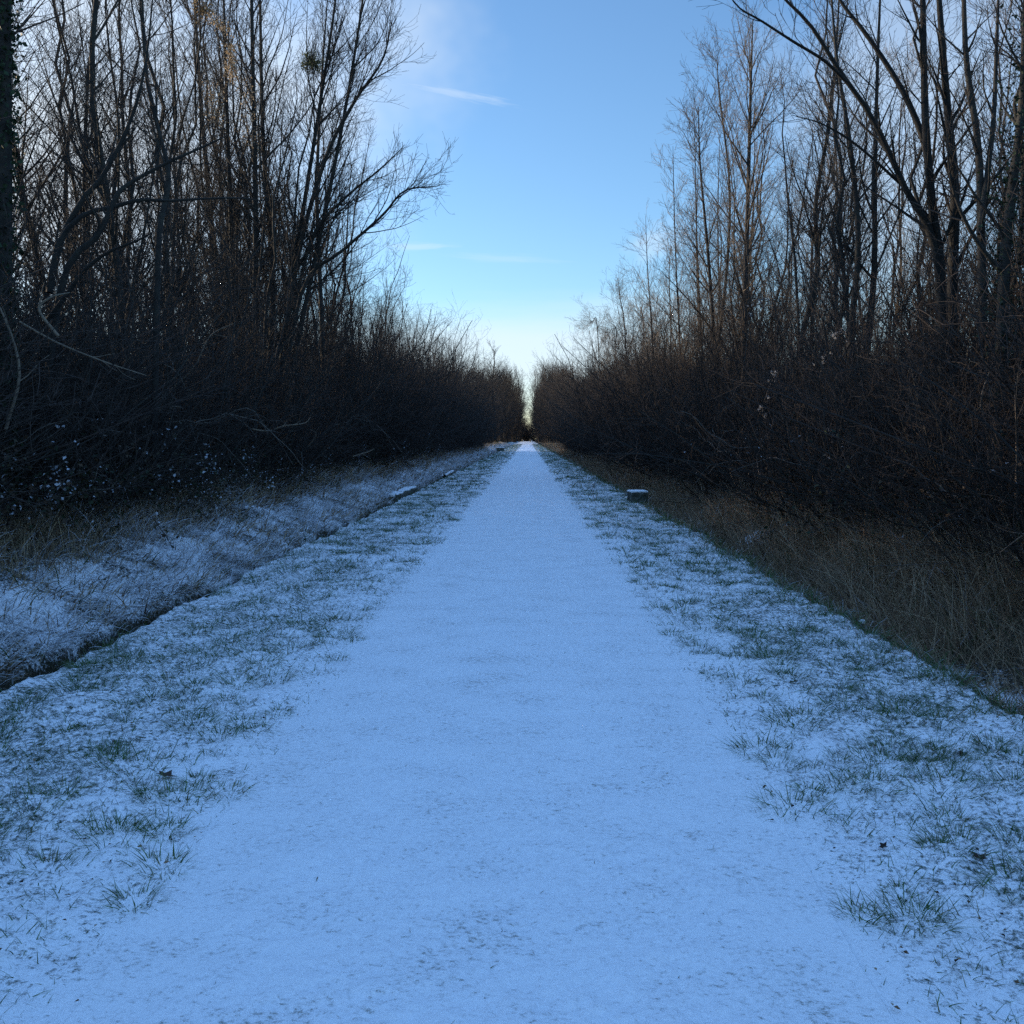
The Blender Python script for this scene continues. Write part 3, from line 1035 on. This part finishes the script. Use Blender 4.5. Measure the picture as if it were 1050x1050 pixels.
# round bushy growths in the crown of the many-stemmed tree, and leaves still clinging to two of its stems
def ball(pos, R_, cols, label, n=900, seed=1):
    r_ = np.random.default_rng(seed)
    o0 = empty('mistletoe_ball', pos); tag(o0, label, 'mistletoe')
    d = unit(r_.normal(size=(70, 3))); P = np.zeros((70, 4, 3))
    for j in range(1, 4):
        d = unit(d + r_.normal(size=(70, 3)) * .25); P[:, j] = P[:, j - 1] + d * R_ / 3.2
    g1 = Geo(); tubes(g1, P, np.full((70, 4), .005), 3); g1.build('stems', M_TWIG, o0)
    q = P[r_.integers(0, 70, n), r_.integers(1, 4, n)] + r_.normal(size=(n, 3)) * R_ * .10
    V, T, C = leaf_cards(r_, q, np.full(n, .05), np.array([cols]) * r_.uniform(.5, 1.5, n)[:, None], .2)
    g2 = Geo(); g2.add(V, None, T, C); g2.build('leaves', M_GRASS, o0)


ball(at(320, 64, 28.6), .33, (.26, .24, .09), 'round olive clump of mistletoe in the crown nearest the sky gap', seed=2)
ball(at(207, 10, 29.5), .36, (.36, .26, .13), 'tan ragged clump of mistletoe high in the many-stemmed clump', 420, seed=3)
mst = bpy.data.objects['many_stemmed_tree']
r_ = np.random.default_rng(31)
qs = []
for (x0, y0, x1, y1, sp, n) in ((212, 16, 232, 30, 3.5, 260), (236, 42, 238, 84, 3.5, 420), (216, 86, 222, 125, 5.5, 360), (250, 80, 256, 150, 6.0, 260)):
    for _ in range(n):
        u_ = r_.random()
        qs.append(at(x0 + (x1 - x0) * u_ + r_.normal() * sp, y0 + (y1 - y0) * u_ + r_.normal() * sp, 28.3 + r_.normal() * .12))
qs = np.array(qs) - np.array(mst.location)
V, T, C = leaf_cards(r_, qs, np.full(len(qs), .055), np.array([[.46, .34, .21]]) * r_.uniform(.5, 1.3, len(qs))[:, None], .1)
g2 = Geo(); g2.add(V, None, T, C); g2.build('clinging_leaves', M_GRASS, mst)


def seed_vine(pts, Y, n, label, seed):
    r_ = np.random.default_rng(seed)
    P, R = stem_px(pts, Y, .006, .003, 16, 0)
    o0 = empty('seed_head_vine', P[0]); tag(o0, label, 'vine'); P = P - P[0]
    g1 = Geo(); tubes(g1, P[None], R[None], 4); g1.build('stem', M_CANE, o0)
    i = r_.integers(5, 16, n); c_ = P[i] + r_.normal(size=(n, 3)) * .09
    k_ = 26
    for q in c_:
        d = unit(r_.normal(size=(k_, 3))); Q_ = np.stack([d * 0, d * .018, d * .036 + r_.normal(size=(k_, 3)) * .006], 1)
        g2 = Geo(); tubes(g2, Q_, np.full((k_, 3), .0026), 3); g2.build('seed_head', M_SEED, o0).location = q


seed_vine([(790, 470), (786, 440), (782, 420), (788, 400), (796, 380)], 21.0, 16, 'vine with pale fluffy seed heads low in the hedge over the dead grass', 1)
seed_vine([(832, 430), (840, 390), (846, 365), (856, 350), (862, 340)], 20.5, 15, 'vine with pale fluffy seed heads higher up behind the low cluster', 2)
seed_vine([(880, 480), (872, 455), (862, 448), (856, 445), (850, 442)], 18.5, 9, 'vine with few pale seed heads beside the dark bramble', 3)
seed_vine([(762, 380), (768, 335), (772, 318), (778, 312), (784, 308)], 27, 10, 'vine with small pale seed heads topmost in the hedge at the slim straight tree', 4)

# ------------------------------------------------------------------ low vegetation
rng = np.random.default_rng(12)


def frost(n, p, green, white=(.74, .77, .82)):
    """mix of frosted and bare blade colours"""
    m_ = rng.random(n) < p
    c = np.array(green)[None] * rng.uniform(.55, 1.5, n)[:, None]
    return np.where(m_[:, None], np.array(white)[None] * rng.uniform(.75, 1.0, n)[:, None], c)


G1, G2, G3 = (.038, .090, .024), (.075, .135, .042), (.15, .135, .065)


def pick(n, pal, pr):
    i = rng.choice(len(pal), n, p=pr)
    return np.array(pal)[i] * rng.uniform(.6, 1.4, n)[:, None]


def verge_grass(side):
    g_ = Geo()
    for (y0, y1, per, hs, wd_) in ((1.5, 5, 3400, .045, .0032), (5, 12, 1650, .045, .0044), (12, 30, 520, .05, .0085), (30, 80, 140, .07, .019), (80, 240, 34, .10, .045)):
        wv = 2.0
        n = int(per * wv * (y1 - y0))
        y = rng.uniform(y0, y1, n)
        u_ = rng.random(n)
        x = np.where(side < 0, PL + .12 - u_ * (PL + .12 - edge_l(y) + .03), PR - .12 + u_ * (edge_r(y) + .05 - PR + .12))
        vd = np.where(side < 0, PL - x, x - PR)
        clump = .15 * fbm(x * 2.0, y * 2.0, 131, 2) + .95 * fbm(x * 6.5, y * 6.5, 141, 3)
        keep = (clump + .62 * smooth(-.20, .14, vd) + .12 * smooth(.3, 1.0, vd)) > rng.uniform(.20, 1.22, n)
        x, y, vd, clump = x[keep], y[keep], vd[keep], clump[keep]
        n = len(x)
        z = gz(x, y)
        h = hs * rng.uniform(.5, 1.7, n) * (1 + 1.3 * np.clip(clump, 0, .8)) * smooth(-.25, .35, vd).clip(.4, 1)
        az = rng.uniform(0, 6.28, n)
        cb = pick(n, [G1, G2, G3], [.5, .36, .14])
        fr = rng.random(n) < .38
        ct = np.where(fr[:, None], np.array([.6, .64, .68]) * rng.uniform(.7, 1.1, n)[:, None], cb * 1.25)
        V, Q, C = blades(rng, np.stack([x, y, z - .01], 1), h, az, rng.uniform(.5, 1.45, n), rng.uniform(-.1, .9, n), wd_ * rng.uniform(.7, 1.4, n), cb, ct, 4)
        g_.add(V, Q, None, C)
    # bigger tufts
    for (y0, y1, cnt_) in ((1.8, 8, 150), (8, 30, 330), (30, 90, 260)):
        y = rng.uniform(y0, y1, cnt_); u_ = rng.random(cnt_) ** .8
        x = np.where(side < 0, PL - .1 + u_ * (edge_l(y) - PL + .15), PR + .1 + u_ * (edge_r(y) - PR - .15))
        rt = rng.uniform(.04, .15, cnt_)
        m_ = (120 if y1 < 10 else 56)
        par = np.repeat(np.arange(cnt_), m_); n = len(par)
        a = rng.uniform(0, 6.28, n); rr = rt[par] * np.sqrt(rng.random(n))
        bx, by = x[par] + rr * np.cos(a), y[par] + rr * np.sin(a)
        h = rt[par] * rng.uniform(.4, 1.0, n) + .022
        cb = pick(n, [G1, G2, G3], [.55, .33, .12])
        fr = rng.random(n) < .16
        ct = np.where(fr[:, None], np.array([.6, .64, .68]), cb * 1.3)
        V, Q, C = blades(rng, np.stack([bx, by, gz(bx, by) - .01], 1), h, a + rng.normal(size=n) * .5, rng.uniform(.5, 1.4, n), rng.uniform(.0, .9, n),
                         (.0034 if y1 < 10 else .0055 if y1 < 40 else .011) * rng.uniform(.7, 1.3, n), cb, ct, 4)
        g_.add(V, Q, None, C)
    o_ = g_.build('verge_grass', M_GRASS)
    tag(o_, 'short green grass poking through snow on the verge ' + ('beside the narrow ditch' if side < 0 else 'beside the dead grass'), 'grass', kind='stuff')


verge_grass(-1)
verge_grass(1)

# snowy bank on the left: long laid-over grass, half white
g_ = Geo()
STRAW, DRY, RED = (.38, .29, .175), (.22, .155, .095), (.14, .085, .05)
for (y0, y1, per, wd_) in ((4, 14, 400, .0092), (14, 32, 220, .014), (32, 75, 80, .024), (75, 220, 18, .06)):
    n = int(per * 2.6 * (y1 - y0))
    y = rng.uniform(y0, y1, n)
    a = .22 + 2.5 * rng.random(n) ** 1.1
    x = edge_l(y) - a
    cl = fbm(x * 1.6, y * 1.6, 151, 3)
    keep = rng.random(n) < .75 + .5 * cl
    x, y, a, cl = x[keep], y[keep], a[keep], cl[keep]; n = len(x)
    h = (.22 + .14 * smooth(1.3, 2.4, a)) * rng.uniform(.6, 1.7, n)
    az = rng.normal(size=n) * .8 - .35
    up_ = smooth(1.5, 2.5, a)
    white = rng.random(n) < (.62 - .5 * up_ + 1.0 * cl)
    cb = pick(n, [STRAW, DRY, RED, G1], [.52, .28, .10, .10])
    ct = np.where(white[:, None], np.array([.80, .82, .86]) * rng.uniform(.8, 1.05, n)[:, None], cb)
    cb = np.where((white & (rng.random(n) < .7))[:, None], ct * .9, cb)
    V, Q, C = blades(rng, np.stack([x, y, gz(x, y) - .01], 1), h, az, rng.uniform(.35, 1.15, n) * (1 - .45 * up_), rng.uniform(.4, 1.2, n), wd_ * rng.uniform(.7, 1.5, n), cb, ct, 5)
    g_.add(V, Q, None, C)
for (y0, y1, per, wd_) in ((5, 16, 420, .006), (16, 36, 200, .011), (36, 110, 60, .024)):
    n = int(per * 1.3 * (y1 - y0)); y = rng.uniform(y0, y1, n); a = 1.35 + 1.6 * rng.random(n); x = edge_l(y) - a
    cl = fbm(x * 1.0, y * .7, 171, 3); keep = rng.random(n) < .75 + 1.8 * cl; x, y = x[keep], y[keep]; n = len(x)
    cb = pick(n, [DRY, RED, STRAW], [.42, .16, .42]); wt = rng.random(n) < .08
    V, Q, C = blades(rng, np.stack([x, y, gz(x, y) - .02], 1), rng.uniform(.2, .55, n), rng.uniform(0, 6.28, n), rng.uniform(.05, .6, n), rng.uniform(.1, 1.2, n), wd_ * rng.uniform(.6, 1.3, n),
                     cb, np.where(wt[:, None], np.array([[.6, .63, .68]]), cb * 1.2), 4)
    g_.add(V, Q, None, C)
# dark fringe hanging into the ditch
for (y0, y1, per, wd_) in ((3, 14, 110, .007), (14, 40, 45, .012), (40, 110, 15, .025)):
    n = int(per * (y1 - y0)); y = rng.uniform(y0, y1, n); x = edge_l(y) - rng.uniform(.26, .45, n)
    cb = pick(n, [DRY, RED, G1], [.4, .3, .3]); wt = rng.random(n) < .3
    V, Q, C = blades(rng, np.stack([x, y, gz(x, y)], 1), rng.uniform(.08, .22, n), rng.normal(size=n) * .5, rng.uniform(.5, 1.2, n), rng.uniform(.8, 1.6, n), wd_ * rng.uniform(.7, 1.3, n),
                     np.where(wt[:, None], np.array([[.7, .73, .78]]), cb), cb, 4)
    g_.add(V, Q, None, C)
tag(g_.build('bank_grass', M_GRASS), 'long frosted grass lying over the snowy ditch bank', 'grass', kind='stuff')

# dead grass on the right bank: tall, brown, hardly any snow
g_ = Geo()
for (y0, y1, per, wd_) in ((3.5, 14, 760, .0065), (14, 32, 460, .010), (32, 75, 150, .022), (75, 240, 24, .07)):
    n = int(per * 3.0 * (y1 - y0))
    y = rng.uniform(y0, y1, n)
    c = .22 + 3.0 * rng.random(n)
    x = edge_r(y) + c
    cl = fbm(x * 1.1, y * 1.1, 161, 3)
    keep = rng.random(n) < .7 + .7 * cl
    for (qx, qy, qr) in PATCH:
        keep &= (((x - qx) / (qr * .9)) ** 2 + ((y - qy + .5) / (qr * 2.6)) ** 2 > rng.uniform(-.6, 1.0, n))
    x, y, c, cl = x[keep], y[keep], c[keep], cl[keep]; n = len(x)
    h = (.22 + .50 * smooth(.2, 1.5, c)) * rng.uniform(.45, 1.35, n) * (1 + .5 * cl)
    az = rng.normal(size=n) * 1.4 + 3.3
    cb = pick(n, [(.36, .25, .15), (.22, .145, .092), (.48, .37, .24), (.05, .08, .03)], [.38, .32, .24, .06])
    wt = rng.random(n) < .025
    ct = np.where(wt[:, None], np.array([[.6, .63, .68]]), cb * 1.15)
    V, Q, C = blades(rng, np.stack([x, y, gz(x, y) - .02], 1), h, az, rng.uniform(.05, .75, n), rng.uniform(.1, 1.6, n), wd_ * rng.uniform(.6, 1.4, n), cb, ct, 5)
    g_.add(V, Q, None, C)
for (y0, y1, per, wd_) in ((3.5, 14, 520, .005), (14, 32, 260, .009), (32, 80, 90, .02), (80, 240, 16, .06)):
    n = int(per * (y1 - y0)); y = rng.uniform(y0, y1, n); c = rng.normal(size=n) * .10 + .04; x = edge_r(y) + c
    cb = pick(n, [(.25, .18, .11), (.15, .10, .065), G1, G2], [.25, .25, .3, .2]); wt = rng.random(n) < .14
    V, Q, C = blades(rng, np.stack([x, y, gz(x, y) - .01], 1), rng.uniform(.05, .20, n), rng.normal(size=n) * 1.2 + 2.6 * (rng.random(n) < .4), rng.uniform(.3, 1.3, n), rng.uniform(.1, 1.2, n),
                     wd_ * rng.uniform(.6, 1.4, n), cb, np.where(wt[:, None], np.array([[.65, .68, .72]]), cb * 1.2), 4)
    g_.add(V, Q, None, C)
tag(g_.build('dead_grass', M_GRASS), 'tall brown dead grass filling the ditch below the dark wood', 'grass', kind='stuff')


# brambles: leafy arching canes with snow lying on some leaves
def bramble_arrays(seed, Wd, H, n_c, n_l, snow):
    r_ = np.random.default_rng(seed)
    gs, gl = Geo(), Geo()
    a = r_.uniform(0, 6.28, n_c)
    rb = .3 * Wd * np.sqrt(r_.random(n_c))
    K = 8
    P = np.empty((n_c, K, 3)); P[:, 0] = np.stack([rb * np.cos(a), rb * np.sin(a), np.full(n_c, -.1)], 1)
    th = r_.uniform(.05, .6, n_c); bend = r_.uniform(.8, 2.1, n_c); ln = H * r_.uniform(.9, 1.7, n_c)
    a2 = a + r_.normal(size=n_c) * .6
    for j in range(1, K):
        tt = (th + bend * (j - .5) / (K - 1))[:, None]
        d = np.concatenate([np.sin(tt) * np.cos(a2)[:, None], np.sin(tt) * np.sin(a2)[:, None], np.cos(tt)], 1)
        P[:, j] = P[:, j - 1] + (d + r_.normal(size=(n_c, 3)) * .08) * (ln / (K - 1))[:, None]
    R = np.full((n_c, 1), .006) * np.linspace(1, .4, K)[None]
    tubes(gs, P, R, 4)
    b1, r1 = spawn(r_, P, R, 2.0, .15, 1, (30, 70), .2, .2, .7, 4, -.1, .15, .003)
    tubes(gs, b1, r1, 3)
    src = np.concatenate([P[:, 2:].reshape(-1, 3), b1[:, 1:].reshape(-1, 3)])
    pos = src[r_.integers(0, len(src), n_l)] + r_.normal(size=(n_l, 3)) * .05
    top = pos[:, 2] / H
    cl_ = fbm(pos[:, 0] * 3 + seed, pos[:, 1] * 3 + pos[:, 2] * 2, 3, 2)
    sn = r_.random(n_l) < snow * np.clip(.3 + top, 0, 1.2) * np.clip(7 * (cl_ - .02), 0, 3)
    c = np.array([[.020, .030, .014], [.035, .030, .016], [.05, .032, .018]])[r_.integers(0, 3, n_l)] * r_.uniform(.6, 1.5, n_l)[:, None]
    c = np.where(sn[:, None], np.array([[.60, .63, .68]]) * r_.uniform(.4, 1.05, n_l)[:, None], c)
    V, T, C = leaf_cards(r_, pos, np.where(sn, .040, .05), c, .40)
    gl.add(V, None, T, C)
    return gs, gl


BR = [bramble_arrays(700 + i, 1.6, 1.0, 34, 1500, s_) for i, s_ in enumerate((.24, .32, .05))]
BR_MESH = {}


def bramble_at(i, x, y, s, label, group):
    r_ = empty('bramble_bush', (x, y, float(gz(x, y))))
    tag(r_, label, 'bush', group)
    if i not in BR_MESH:
        BR_MESH[i] = (BR[i][0].build('canes', M_HEDGE, r_), BR[i][1].build('leaves', M_LEAF, r_))
    else:
        for src in BR_MESH[i]:
            c = src.copy(); COL.objects.link(c); c.parent = r_
    r_.rotation_euler = (0, 0, x * 7 + y * 3)
    r_.scale = (s, s, s * .95)


lb = [(-5.3, 9.3), (-5.9, 10.6), (-5.2, 11.6), (-5.5, 13.2), (-5.0, 14.6), (-5.4, 16.4), (-5.3, 18.6), (-5.1, 21), (-5.5, 24), (-5.2, 28), (-5.4, 33), (-5.2, 38), (-5.3, 45)]
for j, (x, y) in enumerate(lb):
    bramble_at(j % 2, x - .35, y, rng.uniform(.85, 1.25), f'leafy bramble with snow on its leaves at the bank top, {ordinal(j)} from the viewer', 'brambles along the snowy bank')
rb_ = [(5.6, 9.2), (5.9, 11.4), (5.3, 12.9), (5.6, 15.5), (5.4, 18.2), (5.9, 21), (5.3, 25)]
for j, (x, y) in enumerate(rb_):
    bramble_at(2, x, y, rng.uniform(.9, 1.4), f'dark leafy bramble behind the dead grass, {ordinal(j)} from the viewer', 'brambles behind the dead grass')


# bare pale branches sprawling out of the thicket
def branch(pts, Y, r0, label, dY=0.0, snowy=False):
    P, R = stem_px(pts, Y, r0, r0 * .35, 14, dY)
    o0 = P[0].copy()
    g1, rr = Geo(), np.random.default_rng(int(abs(pts[0][0]) + pts[0][1]))
    tubes(g1, (P - o0)[None], R[None], 6)
    b1, r1 = spawn(rr, (P - o0)[None], R[None], 3.0, .2, 1, (25, 60), .25, .12, .6, 5, .2, .15, .003)
    tubes(g1, b1, r1, 4)
    o_ = g1.build('bare_branch', M_PALE_LIT)
    o_.location = o0
    tag(o_, label, 'branch')


branch([(6, 440), (20, 380), (2, 320), (-20, 290)], 10.5, .014, 'pale bare branch curving up out of the bank at the ivy-clad trunk')
branch([(60, 345), (30, 300), (46, 308), (55, 300)][0:1] + [(40, 318), (52, 305), (72, 300)], 11.5, .016, 'short pale snapped branch in front of the leaning tree')
branch([(20, 330), (60, 352), (110, 372), (150, 385)], 11, .010, 'long thin pale branch drooping through the thicket below the leaning tree')
branch([(130, 440), (165, 420), (178, 417), (188, 418)], 16, .014, 'pale hooked branch over the snowy brambles')
branch([(258, 440), (275, 442), (290, 437), (312, 434), (318, 428)], 20, .014, 'pale crooked branch lying level in the dark hedge')
branch([(316, 458), (322, 450), (324, 444), (318, 440)], 22, .012, 'pale looped twig standing just above the snowy bank')
branch([(362, 468), (378, 463), (384, 460)], 27, .014, 'pale fallen branch at the foot of the hedge far along the bank')
branch([(175, 400), (200, 375), (215, 345), (238, 332)], 18, .014, 'slanting pale branch reaching up through the dark hedge')
branch([(1015, 480), (1012, 440), (1006, 410), (1018, 372)], 12.5, .016, 'pale bare stem rising by the stout ivy trunk')
branch([(1042, 520), (1043, 440), (1041, 400), (1048, 370)], 11.5, .014, 'pale upright cane nearest the viewer in front of the dark wood')
branch([(915, 500), (932, 470), (930, 420), (945, 370)], 17, .012, 'pale arching cane left of the forked tree')
branch([(985, 560), (1000, 530), (1022, 500)], 11.5, .008, 'thin pale cane leaning over the tall dead grass')


# ------------------------------------------------------------------ stonework, posts and small things
def rough_box(rng_, sx, sy, sz, bev=.03, sub=5, amp=.012):
    """a worn stone block: a rounded box with an uneven skin, foot at z = 0"""
    n = sub * 2
    g_ = np.linspace(-1, 1, n + 1)
    vs, qs, off = [], [], 0
    for ax in range(3):
        for sgn in (-1, 1):
            A, B = np.meshgrid(g_, g_, indexing='ij')
            P = np.empty(A.shape + (3,)); P[..., ax] = sgn; P[..., (ax + 1) % 3] = A * 1.0; P[..., (ax + 2) % 3] = B
            idx_ = np.arange(A.size).reshape(A.shape) + off
            q = np.stack([idx_[:-1, :-1], idx_[1:, :-1], idx_[1:, 1:], idx_[:-1, 1:]], -1).reshape(-1, 4)
            if sgn < 0: q = q[:, ::-1]
            vs.append(P.reshape(-1, 3)); qs.append(q); off += A.size
    V = np.concatenate(vs); hs_ = np.array([sx, sy, sz]) / 2
    W = V * hs_
    inner = np.clip(W, -(hs_ - bev), hs_ - bev)
    d = W - inner
    W = inner + unit(d) * np.minimum(np.linalg.norm(d, axis=1, keepdims=True), bev)
    k_ = np.round(V * 50).astype(int)
    s_ = k_[:, 0] * 7 + k_[:, 1] * 13 + k_[:, 2] * 29
    W = W + unit(V) * (amp * fbm(W[:, 0:1] * 9 + W[:, 2:3] * 5, W[:, 1:2] * 9 - W[:, 2:3] * 4, 3, 3) * 2)
    W[:, 2] += hs_[2]
    g2 = Geo(); g2.add(W, np.concatenate(qs))
    return g2


rs = np.random.default_rng(40)


def stone_block(loc, size, label, rz=0.0):
    r_ = empty('stone_block', loc)
    tag(r_, label, 'stone')
    rough_box(rs, *size).build('body', M_STONE, r_)
    c = rough_box(rs, size[0] * 1.02, size[1] * 1.02, .05, .022, 6, .006).build('snow_cap', M_SNOWCAP, r_)
    c.location = (0, 0, size[2] - .012)
    r_.rotation_euler = (0, 0, rz)


stone_block((2.62, 24.5, -.10), (.40, .55, .32), 'mossy stone block with a thick white snow cap on the verge edge', .12)
stone_block((-3.2, 120, -.1), (.9, .7, .45), 'small far snow-capped block by the narrow ditch', .1)
r_ = empty('stone_wall', (-3.44, 28.5, -.30))
tag(r_, 'low mossy stone ditch wall topped with snow on the bank side', 'wall')
for j in range(7):
    b_ = rough_box(rs, .30, .62, .34, .035, 4, .02).build('stone', M_STONE, r_)
    b_.location = (rs.uniform(-.02, .02), -1.95 + j * .65, rs.uniform(-.02, .02))
c = rough_box(rs, .26, 4.5, .06, .028, 14, .035).build('snow_cap', M_SNOWCAP, r_); c.location = (-.02, 0, .30)
r_ = empty('snowy_log', (-3.35, 44, -.1)); tag(r_, 'snow-covered log lying along the narrow ditch beyond the stone wall', 'log')
gl_ = Geo(); tubes(gl_, catmull([(0, -2.6, 0), (.03, 0, .06), (-.03, 2.6, .02)], 12)[None], np.full((1, 12), .09), 9); gl_.build('body', M_STONE, r_)
gl_ = Geo(); tubes(gl_, catmull([(0, -2.5, .07), (.03, 0, .13), (-.03, 2.5, .09)], 12)[None], np.full((1, 12), .06), 8); gl_.build('snow_cap', M_SNOWCAP, r_)
for x, lb_ in ((-2.0, 'short yellowish timber post at the path end, on the ditch side'), (1.0, 'short yellowish timber post at the path end, on the dead-grass side')):
    g2 = Geo(); tubes(g2, np.array([[[0, 0, -.2], [0, 0, .5], [0, 0, 1.0], [0, 0, 1.06]]]), np.array([[.16, .16, .15, .06]]), 10)
    o_ = g2.build('timber_post', M_WOOD); o_.location = (x, 392, 0); tag(o_, lb_, 'post')

o_ = rough_box(rs, .06, .055, .05, .022, 4, .006).build('white_pebble', M_SNOWCAP)
o_.location = (2.83, 8.65, float(gz(2.83, 8.65)) - .005); tag(o_, 'single round white pebble at the edge of the dead grass', 'pebble')


# dead leaves: curled, lobed; the ones that show largest are objects
def leaf_mesh(seed, s):
    r_ = np.random.default_rng(seed)
    n = 15
    t = np.linspace(0, 2 * math.pi, n, endpoint=False)
    rr = s * (.42 + .16 * np.cos(t * 5 + .3)) * (1 + .25 * np.cos(t)) * r_.uniform(.85, 1.1, n)
    X, Y_ = rr * np.cos(t) * 1.25, rr * np.sin(t)
    Zz = .35 * s * (np.abs(Y_) / s) ** 1.4 + .25 * X ** 2 / s + r_.normal(size=n) * .03 * s
    V = np.vstack([[0, 0, .01 * s], np.stack([X, Y_, Zz], 1)])
    T = np.array([[0, 1 + i, 1 + (i + 1) % n] for i in range(n)])
    g_ = Geo(); g_.add(V, None, T, np.tile(np.array([[.035, .022, .014]]) * r_.uniform(.6, 1.6), (n + 1, 1)))
    gs_ = Geo()
    tubes(gs_, catmull([(-s * .5, 0, .05 * s), (-s * .75, .05 * s, .08 * s), (-s * 1.0, .02 * s, .12 * s)], 5)[None], np.full((1, 5), s * .02), 4)
    return g_, gs_


places = [(168, 803, .07, 'dark curled dead leaf on the snowy verge near a big grass tuft'), (1005, 875, .055, 'brown dead leaf nearest the viewer on the verge by the dead grass'),
          (985, 771, .07, 'brown dead leaf on the verge below the dead grass edge'), (813, 698, .05, 'small brown dead leaf amid green tufts near the path'),
          (930, 690, .04, 'thin brown dead leaf on the dead-grass verge, farthest from the viewer'), (615, 923, .026, 'tiny reddish leaf lying alone on the trodden path snow'),
          (517, 962, .03, 'crumpled tan leaf scrap in the middle of the path, nearest the viewer'), (905, 873, .03, 'small rusty leaf at the path border')]
for j, (px, py, s_, lb_) in enumerate(places):
    v = CM @ np.array([(px - 525) / F, -(py - 525) / F, -1.0])
    pt = CAM + v * (-1.5 / v[2])
    a_, b_ = leaf_mesh(50 + j, s_)
    r_ = empty('dead_leaf', (pt[0], pt[1], float(gz(pt[0], pt[1])) + .012)); tag(r_, lb_, 'leaf')
    a_.build('blade', M_LEAF, r_); b_.build('stalk', M_HEDGE, r_)
    r_.rotation_euler = (.25 * math.sin(j * 3), .3 * math.cos(j * 5), j * 1.9)

# bits of grass, twig and leaf strewn over the trodden snow
g_ = Geo()
n = 520
y = 1.4 + 12 * rng.random(n) ** 1.7; x = rng.uniform(PL, PR, n)
az = rng.uniform(0, 6.28, n)
V, Q, C = blades(rng, np.stack([x, y, np.full(n, .018)], 1), rng.uniform(.008, .04, n), az, rng.uniform(1.2, 1.6, n), rng.uniform(0, .25, n), rng.uniform(.0012, .0035, n),
                 pick(n, [G1, DRY, RED], [.4, .35, .25]), pick(n, [G1, DRY, STRAW], [.4, .35, .25]), 3)
g_.add(V, Q, None, C)
n = 700
y = 2.6 + 24 * rng.random(n) ** 1.5; sd_ = rng.random(n) < .5
x = np.where(sd_, PL - rng.random(n) * 1.8, PR + rng.random(n) * 1.6)
V, T, C = leaf_cards(rng, np.stack([x, y, gz(x, y) + .012], 1), np.full(n, .019), pick(n, [DRY, RED, (.02, .014, .01)], [.3, .3, .4]), .8)
g_.add(V, None, T, C)
tag(g_.build('leaf_litter', M_GRASS), 'small scraps of leaf and grass strewn over the snow', 'litter', kind='stuff')
